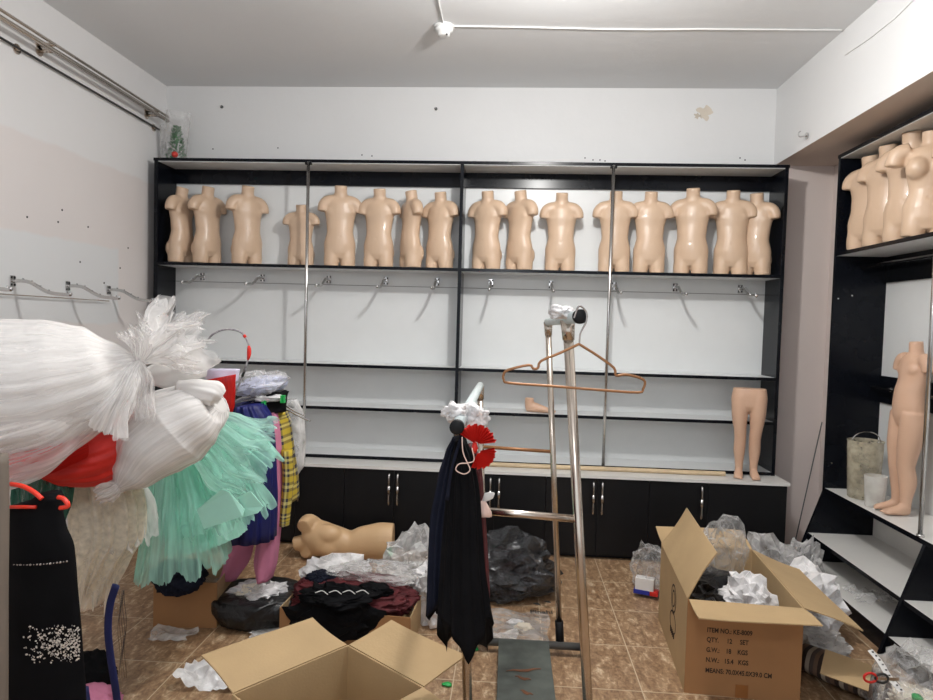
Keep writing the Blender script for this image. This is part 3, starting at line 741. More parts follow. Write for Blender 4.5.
for x, y in ((fl.x-.09, 2.95), (fr.x+.11, 2.95), (nl_f.x-.02, YNEAR-.03), (nr_f.x+.02, YNEAR-.03)):
    cs = obj('caster', TB([L(Vector((x-.012, y, .032))), L(Vector((x+.012, y, .032)))], .031, n=20, side=(0, 0, 1)), M['plug'], rk, sharp=40)
    obj('axle_stem', TB([L(Vector((x, y, .032))), L(Vector((x, y+.02, .06)))], .006, n=8), st, cs)
a = PZ(498, 659, .06); b = PZ(551, 661, .06)
pl = obj('base_plate', BX(a.x-o0.x, b.x-o0.x, YNEAR-o0.y-.02, 2.98-o0.y, .055-o0.z, .062-o0.z, bev=.002), mat('dusty_grey_green_plate', (.075, .085, .075), .5, var=.5, vscale=9), rk)
bm = bmesh.new()
for x0, y0, x1, y1 in ((506, 671, 541, 669), (515, 676, 531, 680), (520, 690, 533, 695)):
    p = PZ(x0, y0, .064)-o0; q = PZ(x1, y1, .064)-o0
    P_ = [p+(q-p)*t+Vector((0, .006*math.sin(t*9), 0)) for t in (0, .2, .4, .6, .8, 1)]
    tube(bm, P_, [.002, .006, .009, .01, .006, .002], [.001]*6, n=8, side=(0, 1, 0))
obj('rust_streak', bm, mat('rust', srgb(110, 72, 50), .9, var=.3), pl)

# hanger on the right rail
hp = PY(578, 326, 1.645); hn = empty('clothes_hanger', hp, R(4), 'copper coloured wire clothes hanger on the right rail end', 'hanger')
def hpt(px, py): return PY(px, py, 1.645)-hp
hk_ = [(-.012, .004), (-.012, .022), (-.002, .034), (.012, .030), (.016, .012)]
nk = hpt(579, 345)
pts = [hpt(574, 322)+Vector((0, 0, .01)), hpt(579, 306), hpt(586, 312), hpt(586, 322), hpt(580.5, 333), hpt(579, 345)]
hn.rotation_euler.z = 0
obj('hook', TB(smooth_path(pts), .0023, n=8, side=(0, 1, 0)), M['chrome'], hn)
out = [(579, 344), (560, 353), (541, 361), (538, 368), (533, 368.5), (529, 365), (508, 370), (503.5, 375), (504, 380), (509, 383), (550, 386), (600, 390), (638, 392.5), (643, 389), (645, 382), (640, 378), (626, 374.5), (616, 375.5), (614, 368), (598, 356), (579, 344)]
obj('wire_frame', TB([q for q in smooth_path([hpt(*p) for p in out], 3)], .0033, n=8, side=(0, 1, 0), caps=False), M['copper'], hn, smooth=True)

# scraps and bows on the rails
def scrap(px, py, y, s, m, seed, label, cat, nm='bag_scrap', f=3, amp=.6):
    p = PY(px, py, y); o = obj(nm, crumple_bm((s[0], s[1], s[2]), seed, amp=amp, sub=4, freq=f, flat=False), m, sharp=70, loc=p-Vector((0, 0, s[2]*.8)))
    return tag(o, label, cat)
scrap(561, 312, 1.86, (.030, .035, .018), M['film2'], 3, 'torn clear plastic scrap wound round the right rail beside the cap', 'plastic')
scrap(453, 413, 1.80, (.032, .03, .026), M['film2'], 5, 'white frilly plastic bag tied above the left black cap', 'plastic')
scrap(471, 417, 1.84, (.038, .03, .034), M['film2'], 9, 'white plastic bag bunch right of the frilly one on the left rail', 'plastic')
def fan_bm(c, r0, r1, a0, a1, n=26, ruf=.008, th=.0012):
    bm = bmesh.new()
    for sgn in (1,):
        ra = []; rb = []
        for i in range(n+1):
            a = a0+(a1-a0)*i/n; y = ruf*(1 if i % 2 else -1)
            for r_, li, k in ((r0, ra, .2), (r1*(1+.05*math.sin(i*1.7)), rb, 1)):
                li.append([bm.verts.new((c[0]+r_*math.cos(a), c[1]+y*k+o, c[2]+r_*math.sin(a))) for o in (0, th)])
        for i in range(n):
            for s_ in (0, 1):
                f = (ra[i][s_], ra[i+1][s_], rb[i+1][s_], rb[i][s_]); bm.faces.new(f if s_ == 0 else f[::-1])
            bm.faces.new((rb[i][0], rb[i+1][0], rb[i+1][1], rb[i][1]))
            bm.faces.new((ra[i][1], ra[i+1][1], ra[i+1][0], ra[i][0]))
    return bm
rb = empty('red_bow', PY(476, 448, 1.72), R(-12), 'bright red pleated bow hanging beside the left black cap', 'bow')
obj('bow_loop', fan_bm((0, 0, .01), .006, .052, R(10), R(150)), M['red'], rb)
obj('bow_loop', fan_bm((0.006, 0, -.008), .006, .046, R(-110), R(18)), M['red'], rb)
obj('knot', TB([(-.004, 0, -.012), (-.002, -.004, .0), (-.004, 0, .014)], [.005, .009, .005], n=10), M['red'], rb, smooth=True)
pk = empty('pink_pouch', PY(483, 509, 1.80), 0, 'small pale pink satin pouch hanging at the near cross bar', 'pouch')
obj('pouch_body', TB([(0, 0, .022), (.0, 0, .012), (-.002, 0, -.004), (-.004, 0, -.018), (-.004, 0, -.021)], [.006, .012, .024, .027, .018], [.006, .009, .012, .012, .008], n=40, pleat=pleats(9, .08, 2, .2)), M['palepink'], pk, smooth=True)
obj('ribbon_tail', TB([(0, 0, .022), (.010, 0, .034), (.022, -.002, .040), (.030, -.002, .046)], [.004, .012, .010, .002], [.003, .002, .002, .001], n=12, side=(0, 0, 1)), M['satin'], pk, smooth=True)
lp = [(462, 437), (463, 452), (467, 462), (470, 470), (464, 474), (456, 470), (459, 464), (468, 463), (474, 460), (472, 448)]
tag(obj('ribbon_loop', TB(smooth_path([PY(x, y, 1.665) for x, y in lp]), .0014, n=8, side=(0, 1, 0)), M['palepink'], smooth=True), 'pale pink ribbon loop dangling in front of the black dresses', 'ribbon')

# garments: rows of (pixel y, left, right) at distance y become pleated closed tubes
def garment(name, rows, y, th, m, label=None, cat=None, group=None, parent=None, freq=9, amp=.10, seed=1, n=96, hem=None, sub=5, caps=(True, True), lean=0, amp0=None):
    cs = []; rxs = []; rys = []
    for k, row in enumerate(rows):
        (py, xl, xr) = row[:3]; yy = y + lean*k/(len(rows)-1)
        a = PY(xl, py, yy); b = PY(xr, py, yy); cs.append((a+b)/2); rxs.append(max(.004, (b-a).length/2)); rys.append(th if len(row) < 4 else row[3])
    P_ = smooth_path(cs, sub); k = len(P_)
    bm = TB(P_, interp(rxs, k), ry=interp(rys, k), n=n, pleat=pleats(freq, amp, seed, amp0), hem=hem, caps=caps, fixed=True)
    o = obj(name, bm, m, parent, smooth=True)
    if label: tag(o, label, cat, group)
    return o
def pointed(n, amp, ph=0):
    def f(t, a):
        tri = abs(((a*n/(2*PI)+ph) % 1)-.5)*2
        return amp*(t**10)*(tri-.4)
    return f
gl = 'dark dresses on the left rail end'
garment('dress', [(438, 453, 461), (455, 446, 464), (480, 438, 466), (520, 430, 462), (565, 428, 458), (600, 428, 456)], 1.86, .05, M['navy'], 'navy black dress hanging leftmost on the left rail end', 'dress', gl, hem=pointed(2, .10, .1), seed=1, amp=.24, freq=13)
garment('dress', [(438, 455, 464), (460, 448, 470), (500, 440, 474), (560, 438, 476), (610, 436, 474)], 1.93, .05, M['blackcloth'], 'black dress in the middle behind the front one on the left rail end', 'dress', gl, hem=pointed(2, .08, .4), seed=4, amp=.24, freq=13)
garment('dress', [(445, 466, 476), (470, 466, 482), (520, 468, 486), (570, 470, 489), (598, 472, 490)], 1.90, .035, M['burgundy'], 'dark burgundy dress partly hidden behind the front black one', 'dress', gl, seed=7, amp=.08)
garment('dress', [(440, 456, 466), (462, 452, 474), (500, 448, 480), (560, 444, 484), (600, 442, 489), (630, 441, 493)], 1.78, .045, M['blackcloth'], 'longest black dress with a pointed hem hanging frontmost', 'dress', gl, hem=pointed(3, .12, .28), seed=11, amp=.16, freq=11)
sc = garment('dress_strap', [(436, 460, 463), (470, 450, 453), (500, 445, 449)], 1.72, .003, M['navy'], 'thin navy strap hanging over the front of the dark dresses', 'strap')

# ------------------------------------------------------------------ cardboard boxes
def carton(name, loc, rz, W, Lh, H, flaps, label, mats=(None, None), th=.005):
    """open carton; x 0..W, y 0..Lh, z 0..H; flaps: side -> (degrees from upright outwards, length)"""
    t = empty(name, loc, rz, label, 'box')
    mi, mo = M['card'], M['card_in']
    b = obj('bottom', BX(th, W-th, th, Lh-th, 0, th), mi, t)
    for nm, a in (('front_wall', (0, W, 0, th)), ('back_wall', (0, W, Lh-th, Lh)), ('side_wall', (0, th, th, Lh-th)), ('side_wall', (W-th, W, th, Lh-th))):
        obj(nm, BX(*a, 0, H), mo if nm == 'front_wall' else mi, t)
    for sd, (ang, ln) in flaps.items():
        u_ = Vector((0, 0, 1)); o_ = dict(f=Vector((0, -1, 0)), b=Vector((0, 1, 0)), l=Vector((-1, 0, 0)), r=Vector((1, 0, 0)))[sd]
        A, B = dict(f=((0, 0), (W, 0)), b=((0, Lh), (W, Lh)), l=((0, 0), (0, Lh)), r=((W, 0), (W, Lh)))[sd]
        A = Vector((*A, H)); B = Vector((*B, H)); d = u_*math.cos(R(ang))+o_*math.sin(R(ang)); nrm = d.cross((B-A).normalized())*th*.5
        bm = bmesh.new(); n = 8; g = []
        ins = (B-A).normalized()*.004; A2, B2 = A+ins, B-ins
        for i in range(n+1):
            row = []
            for j in range(n+1):
                q = A2+(B2-A2)*(j/n)+d*(ln*i/n+.002)+d.cross(B-A).normalized()*(.010*math.sin(i/n*2.5)*math.sin(j/n*3+ang))
                row.append((bm.verts.new(q+nrm), bm.verts.new(q-nrm)))
            g.append(row)
        for i in range(n):
            for j in range(n):
                for s_ in (0, 1):
                    f = [g[i][j][s_], g[i+1][j][s_], g[i+1][j+1][s_], g[i][j+1][s_]]; bm.faces.new(f if s_ else f[::-1])
        for i in range(n):
            for (p, q) in (((i, 0), (i+1, 0)), ((i, n), (i+1, n)), ((0, i), (0, i+1)), ((n, i), (n, i+1))):
                bm.faces.new([g[p[0]][p[1]][0], g[q[0]][q[1]][0], g[q[0]][q[1]][1], g[p[0]][p[1]][1]])
        bmesh.ops.recalc_face_normals(bm, faces=bm.faces)
        obj('flap', bm, mi, t)
    return t
pb_ = PZ(684, 692.5)
rbx = carton('cardboard_box', pb_, R(-4.0), .45, .70, .39, dict(l=(-30, .225), f=(86, .195), r=(109, .235), b=(84, .225)), 'big open cardboard box with printed packing text, full of plastic bags')
fw = [c for c in rbx.children if c.name.startswith('front_wall')][0]
for s_, x, z, sz in (('ITEM NO.: KE-8009', .080, .262, .027), ('QTY.     12     SET', .080, .222, .027), ('G.W.:    18    KGS', .080, .180, .027), ('N.W.:   15.4   KGS', .080, .138, .027), ('MEANS: 70.0X45.0X39.0 CM', .080, .094, .027)):
    bm = text_bm(s_, sz, xscale=.80)
    bmesh.ops.rotate(bm, verts=bm.verts, cent=(0, 0, 0), matrix=Matrix.Rotation(PI/2, 3, 'X'))
    bmesh.ops.translate(bm, verts=bm.verts, vec=(x, -.0008, z))
    obj('printed_text', bm, M['ink'], fw)
obj('tape_strip', BX(.20, .25, -.0012, 0, .0, .055), mat('brown_tape', srgb(150, 98, 52), .3), fw)
sw = [c for c in rbx.children if c.name.startswith('side_wall')][0]
bm = bmesh.new()   # faded printed emblem on the left side: a tall oval with strokes
for k, (cy, cz, ry_, rz_) in enumerate(((.30, .27, .055, .06), (.30, .16, .07, .045), (.30, .27, .03, .035))):
    P_ = [(-.0012, cy+ry_*math.cos(a), cz+rz_*math.sin(a)) for a in [2*PI*i/24 for i in range(25)]]
    tube(bm, P_, .004, [.0008]*25, n=6, side=(0, 1, 0), caps=False)
for k in range(5): tube(bm, [(-.0012, .26+k*.02, .10), (-.0012, .265+k*.02, .125)], .003, n=6)
obj('printed_emblem', bm, M['ink'], sw)

# bottom left carton, turned diamond-wise: its far corner is the joint seen at the picture's foot
C0 = PZ(348, 645, .40); C0.z = 0
ux = Vector((.78, -.62, 0)).normalized(); ang = math.atan2(ux.y, ux.x)
org = C0 - Vector((-math.sin(ang), math.cos(ang), 0))*.42
lbx = carton('cardboard_box', org, ang, .37, .42, .40, dict(b=(82, .19), l=(80, .20), r=(100, .19)), 'big empty open cardboard box nearest the viewer')
for c in lbx.children: 
    if c.name.startswith('front_wall'): c.data.materials[0] = M['card']
p = PZ(300, 637); 
mb = carton('cardboard_box', Vector((-1.03, 2.98, 0)), R(-3), .62, .40, .15, dict(b=(100, .10)), 'low cardboard box packed with burgundy clothes behind the empty box')
o = obj('clothes_heap', crumple_bm((.30, .20, .075), 12, amp=.25, sub=6, freq=4), M['burgundy'], smooth=True, loc=(-.72, 3.14, .10)); o.rotation_euler.z = R(-3)
tag(o, 'heap of crumpled burgundy clothes in the low cardboard box', 'clothes')
for k, (dx, dy, s, m_, lb) in enumerate(((-.04, -.17, .17, 'blackcloth', 'crumpled black garment on the burgundy clothes, nearest the viewer'), (.12, -.09, .08, 'blackcloth', 'small black garment on the right of the burgundy clothes'), (-.17, .03, .07, 'navy', 'dark navy garment on the left of the burgundy clothes'))):
    crumple('folded_garment', (-.72+dx, 3.14+dy, .20), (s, s*.7, .03), M[m_], 21+k, lb, 'clothes', freq=4)
bm = bmesh.new()
for k in range(4):
    a = Vector((-.84+k*.06, 2.90+.01*k, .262)); tube(bm, smooth_path([a, a+Vector((.03, .006, .008)), a+Vector((.06, -.01, 0))]), .0022, n=6, side=(0, 0, 1))
tag(obj('white_cord', bm, M['satin']), 'white cord ends lying over the black garment in the low box', 'cord')
# ------------------------------------------------------------------ bags and litter on the floor
_cr = crumple
def crumple(name, *a, **k):
    if name in ('plastic_bag', 'bin_bag') and 'bag' not in k: k['bag'] = True
    return _cr(name, *a, **k)
crumple('plastic_bag', (-.86, 3.48, .0), (.22, .13, .095), M['film2'], 31, 'milky white plastic bag behind the burgundy clothes, under the lying torso', 'plastic bag', freq=2.6)
crumple('plastic_bag', (-.50, 3.50, .02), (.16, .15, .17), M['film'], 32, 'puffed milky plastic bag with a green twist left of the dark dresses', 'plastic bag', freq=2.6)
crumple('plastic_bag', (-.32, 3.32, .0), (.15, .17, .16), M['film2'], 33, 'white plastic bag on the floor right behind the dark dresses', 'plastic bag', freq=2.4)
crumple('plastic_bag', (-.62, 3.22, .20), (.22, .11, .045), M['clear'], 36, 'clear plastic sheet spread over the back of the burgundy clothes', 'plastic bag', freq=3)
p = PZ(391, 556, .1)
crumple('green_twist', PY(389, 556, 3.55), (.018, .015, .03), M['green'], 40, 'green plastic twist on top of the puffed plastic bag', 'plastic', sub=3, flat=False)
a = PZ(392, 565, .023); b = PZ(425, 564, .023); tag(obj('paper_roll', TB([a, b+Vector((.1, 0, 0))], .022, n=16, side=(0, 0, 1)), M['whiteplastic'], sharp=40), 'short white cardboard tube on the floor near the cabinets', 'tube')
crumple('folded_garment', (-.76, 2.955, .03), (.20, .055, .11), M['blackcloth'], 37, 'black garment slumped over the front edge of the low box', 'clothes', freq=4, bag=True)
# dark film bag behind the rack
p = PZ(515, 603)
crumple('bin_bag', (p.x-.02, p.y+.14, 0), (.25, .20, .145), M['smoke'], 41, 'dark grey see-through plastic bag behind the garment rack', 'plastic bag', freq=2.1)
crumple('packed_clothes', (p.x-.03, p.y+.15, .01), (.17, .13, .12), M['rubble'], 42, 'dark clothes packed inside the grey see-through bag', 'clothes', freq=3)
q = PZ(500, 637)
def sheet(cx, cy, w, h, m, seed, label, cat, amp=.03, rz=0, z0=.002, name='plastic_sheet', n=46):
    bm = bmesh.new(); uvl = bm.loops.layers.uv.verify(); g = []
    for i in range(n+1):
        row = []
        for j in range(n+1):
            x, y = (i/n-.5), (j/n-.5)
            e_ = 1+.35*noise.noise(Vector((math.atan2(y, x)*1.3, seed, 0)))
            p_ = Vector((x*w*e_, y*h*e_, 0)); k = p_*7+Vector((seed, 0, 0))
            z = z0+amp*max(0, .4+noise.noise(k)+.5*(.5-abs(noise.noise(k*2.3))*2))
            row.append(bm.verts.new((p_.x, p_.y, z)))
        g.append(row)
    for i in range(n):
        for j in range(n): bm.faces.new((g[i][j], g[i+1][j], g[i+1][j+1], g[i][j+1]))
    o = obj(name, bm, m, smooth=True, loc=(cx, cy, 0)); o.rotation_euler.z = rz
    return tag(o, label, cat)
sheet(q.x+.03, q.y+.12, .42, .34, M['clear'], 3, 'flat clear plastic bag with dark writing on the floor behind the rack', 'plastic bag', amp=.015)
sheet(q.x-.05, q.y-.03, .26, .14, M['film'], 4, 'whitish plastic film on the floor in front of the clear printed bag', 'plastic', amp=.03)
bm = text_bm('Pinahi', .055, xscale=.9)
bmesh.ops.rotate(bm, verts=bm.verts, cent=(0, 0, 0), matrix=Matrix.Rotation(R(2), 3, 'Z'))
o = obj('printed_bag_writing', bm, M['wire']); o.parent = [x for x in bpy.data.objects if x.name.startswith('plastic_sheet')][0]
w_ = PZ(530, 613, .03); o.location = (w_.x-o.parent.location.x, w_.y-o.parent.location.y, .03)
bm = bmesh.new()
for (x, y) in ((548, 602), (537, 604)):
    p = PZ(x, y, .03); P_ = [p+Vector(v) for v in ((-.02, .008, 0), (0, .0, .002), (.018, -.012, 0))]; tube(bm, P_, [.003, .012, .002], [.001, .003, .001], n=8, side=(0, 1, 0))
o2 = obj('printed_leaf', bm, M['wire']); o2.parent = o.parent; o2.location = -o.parent.location
# litter: small curled scraps
lit = [((524, 631), 'ivory', 'curled beige scrap on the floor behind the rack'), ((516, 627), 'film2', 'small white scrap beside the curled beige one')]
for k, ((x, y), m_, lb) in enumerate(lit):
    p = PZ(x, y); crumple('scrap', p, (.045, .03, .02), M[m_], 50+k, lb, 'scrap', sub=4, freq=4)
gk = [((474, 650), 'green scrap on the floor beside the dress hem'), ((447, 686), 'small green scrap near the empty box')]
for k, ((x, y), lb) in enumerate(gk): crumple('scrap', PZ(x, y), (.02, .014, .008), M['green'], 55+k, lb, 'scrap', sub=3)
# clear bag with coloured label by the cabinets
p = PZ(650, 596)
lbg = crumple('plastic_bag', (p.x+.03, p.y+.07, 0), (.12, .13, .12), M['clear'], 61, 'clear plastic bag with a blue and red carton inside, left of the big box', 'plastic bag', freq=2.4)
sb = empty('small_carton', (p.x-.035, p.y-.02, .0), R(-20), 'small white carton with blue and red ends inside the clear bag', 'carton')
obj('body', BX(-.05, .05, -.02, .03, .04, .11, bev=.003), M['satin'], sb)
obj('blue_band', BX(-.058, .030, -.0225, .0325, .02, .045, bev=.003), mat('blue_print', srgb(40, 50, 150), .4), sb)
obj('red_end', BX(.0302, .075, -.0225, .0325, .02, .045, bev=.003), mat('red_print', srgb(210, 40, 30), .4), sb)
# contents of the printed box
bx = rbx.location
crumple('bin_bag', (bx.x+.225, bx.y+.38, .16), (.17, .24, .09), M['blackfilm'], 71, 'black plastic bag filling the printed box', 'plastic bag', freq=3)
crumple('bin_bag', (bx.x+.14, bx.y+.15, .17), (.10, .10, .07), M['blackfilm'], 72, 'black plastic bag at the front left inside the printed box', 'plastic bag', freq=3)
crumple('plastic_bag', (bx.x+.31, bx.y+.20, .20), (.11, .13, .11), M['film2'], 73, 'white plastic bag on top of the printed box contents', 'plastic bag', freq=2.3)
crumple('plastic_bag', (bx.x+.29, bx.y+.52, .24), (.11, .09, .16), M['clear'], 74, 'clear crackling bag rising from the back of the printed box', 'plastic bag', freq=2.8)
# bags right of the box
p = PZ(765, 590)
crumple('plastic_bag', (1.52, 3.86, 0), (.16, .14, .16), M['film'], 81, 'creased clear bag behind the printed box next to the cabinet corner', 'plastic bag', freq=2.6)
crumple('plastic_bag', (1.72, 3.90, 0), (.11, .12, .14), M['film'], 82, 'shiny clear bag against the slanted step unit end', 'plastic bag', freq=3)
crumple('plastic_bag', (1.52, 3.40, 0), (.16, .20, .16), M['film2'], 83, 'tall milky bag standing between the box and the shoe steps', 'plastic bag', freq=2.0, amp=.28)
crumple('plastic_bag', (1.46, 3.12, 0), (.13, .16, .05), M['film'], 84, 'low clear bag on the floor right beside the printed box', 'plastic bag', freq=2.6)
sheet(1.72, 3.58, .22, .24, M['clear'], 9, 'clear plastic bag lying on the lower shoe step', 'plastic bag', amp=.05, z0=zB+.002)
o = [x for x in bpy.data.objects if x.get('label', '').startswith('clear plastic bag lying on the lower')][0]; o.location.x = fx(zB)+.16
# bottom right heap
p = PZ(850, 690)
ro = empty('rolled_textile', (1.47, 2.80, 0), R(-52), 'rolled striped textile on the floor in front of the shoe steps', 'textile')
obj('roll', TB([(-.22, 0, .062), (-.1, 0, .066), (.05, .01, .062), (.22, .03, .055)], [.058, .064, .06, .054], n=40, pleat=pleats(5, .05, 3), side=(0, 1, 0)), M['stripe'], ro, smooth=True)
cbp = obj('cardboard_piece', BX(-.085, .085, -.07, .07, 0, .004), M['card'], loc=PZ(846, 670, .13)); cbp.rotation_euler = (R(20), R(6), R(-30)); tag(cbp, 'torn flat piece of cardboard lying on the striped roll', 'cardboard')
crumple('plastic_bag', (1.60, 2.66, 0), (.14, .16, .12), M['clear'], 91, 'clear bag of odds and ends in front of the shoe steps', 'plastic bag', freq=2.6)
crumple('scrap_cloth', (1.62, 2.62, 0), (.10, .12, .07), M['ivory'], 92, 'tan cloth bundle inside the clear bag at bottom right', 'cloth', freq=3)
crumple('scrap_cloth', (1.56, 2.52, 0), (.24, .10, .05), mat('dark_grey_cloth', srgb(66, 56, 56), .8, var=.3), 93, 'dark grey cloth heap at the bottom right of the floor', 'cloth', freq=2.5)
crumple('green_twist', (1.575, 2.56, .12), (.02, .02, .012), M['green'], 94, 'green plastic twist in the heap at bottom right', 'plastic', sub=3)
tp = [PY(870, 650, 2.60), PY(880, 662, 2.56), PY(890, 678, 2.50), PY(902, 692, 2.44)]
bm = TB(smooth_path(tp), .013, ry=.0008, n=8, side=(1, .3, 0)); tmo = obj('tape_measure', bm, M['satin']); tag(tmo, 'white measuring tape with dark and red marks over the heap', 'tape measure')
bm = bmesh.new(); sp = smooth_path(tp)
for k in range(1, len(sp)-1, 2): tube(bm, [sp[k]+Vector((0, -.002, .001)), sp[k]+Vector((.006, -.002, .001))], .003, n=6, side=(0, 0, 1))
obj('tape_marks', bm, M['wire'], tmo)
scs = empty('scissors', PY(876, 678, 2.46), 0, 'pair of scissors with black and red handles in the bottom right heap', 'scissors')
for k, (dx, m_) in enumerate(((-.02, 'red'), (.02, 'wire'))):
    P_ = [(dx+.022*math.cos(a), .0, .017*math.sin(a)) for a in [2*PI*i/18 for i in range(19)]]
    h_ = obj('handle_ring', TB(P_, .0045, n=8, side=(0, 1, 0), caps=False), M[m_], scs, smooth=True)
    obj('blade', BX(dx*.3-.004+.01, dx*.3+.075, -.002+k*.003, .000+k*.003, -.006, .004), M['chrome'], scs)
q = PZ(922, 599, zA+.01)
sheet(2.06, q.y, .14, .16, M['clear'], 15, 'clear packet with a blue label on the upper shoe step at the right edge', 'packet', amp=.03, z0=zA+.002)
# debris behind left clothes
sheet(-1.18, 2.62, .26, .20, M['film2'], 11, 'crumpled milky plastic film on the floor at the bottom left', 'plastic', amp=.07)
p = PZ(172, 636); sheet(p.x, p.y, .20, .12, M['film'], 12, 'small flat plastic scrap on the tiles left of the black bag', 'plastic', amp=.02)
p = PZ(190, 618); crumple('plastic_bag', (p.x+.02, p.y+.12, 0), (.16, .12, .07), M['clear'], 95, 'clear plastic bag under the mint tutu, left of the black bag', 'plastic bag', freq=3)
p = PZ(262, 637); sheet(p.x+.12, p.y+.05, .34, .12, M['film'], 13, 'plastic film on the floor between the black bag and the empty box', 'plastic', amp=.03, rz=R(25))
# open black bin bag
p = PZ(240, 640); c = Vector((p.x, p.y+.24, 0))
bb = empty('bin_bag', c, R(12), 'open black bin bag on the floor under the pink trousers', 'bin bag')
pl_ = pleats(7, .10, 3)
P_ = [(0, 0, 0), (0, 0, .02), (0, 0, .07), (0, 0, .115), (0, .0, .135), (0, 0, .12), (0, 0, .08), (0, 0, .03)]
obj('bag_wall', TB(smooth_path(P_, 3), interp([.17, .215, .235, .235, .225, .215, .205, .19], 22), ry=interp([.14, .18, .20, .195, .18, .165, .16, .15], 22), n=90, pleat=lambda t, a: .10*noise.noise(Vector((math.cos(a)*2.4, math.sin(a)*2.4, t*3)))+.05*noise.noise(Vector((math.cos(a)*9, math.sin(a)*9, t*7))), caps=(True, False), fixed=False, hem=None), M['blackfilm'], bb, smooth=True)
crumple('plastic_bag', (c.x-.01, c.y, .05), (.16, .12, .06), M['film2'], 97, 'clear plastic film stuffed inside the open black bin bag', 'plastic bag', freq=3)
crumple('scrap_cloth', (c.x-.05, c.y-.02, .04), (.08, .06, .07), M['ivory'], 98, 'tan scraps inside the open black bin bag', 'cloth', freq=4)
# brown carton behind the lace dress
carton('cardboard_box', (-1.66, 3.02, 0), R(6), .30, .26, .22, {}, 'small brown carton on the floor behind the left clothes')
crumple('folded_garment', (-1.52, 3.0, .20), (.13, .10, .08), M['navy'], 99, 'navy black garment lying on the small brown carton', 'clothes', freq=3)
crumple('shoulder_bag', (-1.60, 2.45, 0), (.10, .10, .09), M['blackcloth'], 101, 'black bag with a yellow mark on the floor at far left', 'bag', freq=1.5)
crumple('scrap_cloth', (-1.52, 2.30, 0), (.12, .10, .06), M['pink'], 102, 'dull pink and beige cloth on the floor beside the blue trim', 'cloth', freq=3)
crumple('scrap_cloth', (-1.50, 2.16, 0), (.10, .07, .05), M['ivory'], 103, 'beige cloth in front of the pink one on the floor', 'cloth', freq=3)

# ------------------------------------------------------------------ left clothes rack
RX0, RY0 = -1.17, 3.25
lr = empty('clothes_rack', (RX0, RY0, 0), 0, 'chrome clothes rack loaded with childrens dresses at the left', 'clothes rack')
ra, rb_ = Vector((0, 0, 1.11)), Vector((-.13, -1.15, 1.11))
obj('rail', TB([ra, rb_], .012, n=16, side=(1, 0, 0)), M['chrome'], lr, sharp=40)
obj('rail_offset', TB([rb_, Vector((-.36, rb_.y, 1.11))], .012, n=16, side=(0, 0, 1)), M['chrome'], lr, sharp=40)
for q_ in (ra+(rb_-ra)*.03, Vector((-.36, rb_.y, 1.11))):
    po = obj('post', TB([Vector((q_.x, q_.y, .04)), q_], .012, n=16), M['chrome'], lr, sharp=40)
    obj('foot_bar', TB([Vector((q_.x-.22, q_.y, .035)), Vector((q_.x+.22, q_.y, .035))], .012, n=12, side=(0, 0, 1)), M['chrome'], lr, sharp=40)
def hanger(px, py, y, w, m, label, arc=True, grp=None, ang=0):
    p = PY(px, py, y); t = empty('clothes_hanger', p, ang, label, 'hanger', grp)
    obj('hook', TB(smooth_path([(0, 0, 0), (0, 0, .03), (.012, 0, .045), (0, 0, .062), (-.016, 0, .05)]), .0022, n=8, side=(0, 1, 0)), M['chrome'], t)
    obj('arms', TB(smooth_path([(-w, 0, -.05), (-w*.7, 0, -.035), (-w*.3, 0, -.008), (0, 0, .002), (w*.3, 0, -.008), (w*.7, 0, -.035), (w, 0, -.05)]), .0045, n=10, side=(0, 1, 0)), m, t, smooth=True)
    return t
hanger(283, 410, 3.24, .14, M['chrome'], 'chrome hanger farthest back on the left rack, beside the clear garment cover')
hanger(278, 404, 3.18, .13, M['chrome'], 'chrome hanger of the yellow plaid shirt')
hanger(244, 398, 3.06, .09, M['whiteplastic'], 'white plastic hanger above the royal blue skirt')
for k, ((x, y), lb) in enumerate((((264, 404), 'green clip on the hanger of the pink trousers'), ((283, 399), 'green clip farthest right on the left rack'))):
    p = PY(x, y, 3.05); t = empty('hanger_clip', p, 0, lb, 'clip')
    obj('jaw', BX(-.010, -.001, -.012, .012, -.018, .018, bev=.002), M['green'], t); obj('jaw', BX(.001, .010, -.012, .012, -.018, .018, bev=.002), M['green'], t)
    obj('spring', TB([(-.012, 0, .004), (.012, 0, .004)], .005, n=8, side=(0, 0, 1)), M['chrome'], t)
hanging = 'clothes on the left rack'
garment('shirt', [(412, 274, 284), (425, 277, 289), (450, 280, 292), (480, 284, 296), (500, 285, 297)], 3.22, .10, M['plaid'], 'yellow and navy plaid shirt hanging on the left rack', 'shirt', hanging, freq=5, amp=.10, seed=2)
garment('shirt_sleeve', [(450, 282, 292), (480, 283, 293), (515, 280, 290), (525, 280, 289)], 3.12, .035, M['plaid'], 'lower plaid piece hanging below the plaid shirt', 'shirt', hanging, freq=4, amp=.08, seed=3)
garment('trousers', [(412, 258, 276), (440, 262, 280), (480, 262, 282), (520, 261, 281), (560, 256, 277), (578, 258, 272)], 3.10, .07, M['pink'], 'long dusty pink trousers hanging into the black bin bag', 'trousers', hanging, freq=5, amp=.12, seed=5)
garment('trousers', [(470, 232, 252), (520, 232, 256), (555, 226, 250), (578, 220, 236)], 3.22, .05, M['pink'], 'second dusty pink trouser leg behind the mint tutu', 'trousers', hanging, freq=4, amp=.10, seed=6)
garment('skirt', [(404, 236, 262), (420, 230, 270), (450, 226, 273), (475, 224, 274), (500, 222, 275), (538, 222, 274)], 3.0, .11, M['royal'], 'royal blue satin ruffled skirt on the left rack', 'skirt', hanging, freq=14, amp=.10, seed=8)
gc = garment('garment_cover', [(400, 282, 296), (415, 280, 302), (440, 282, 304), (465, 285, 303), (474, 290, 298)], 3.32, .07, M['film'], 'milky garment cover at the far end of the left rack', 'garment cover', None, freq=7, amp=.12, seed=9)
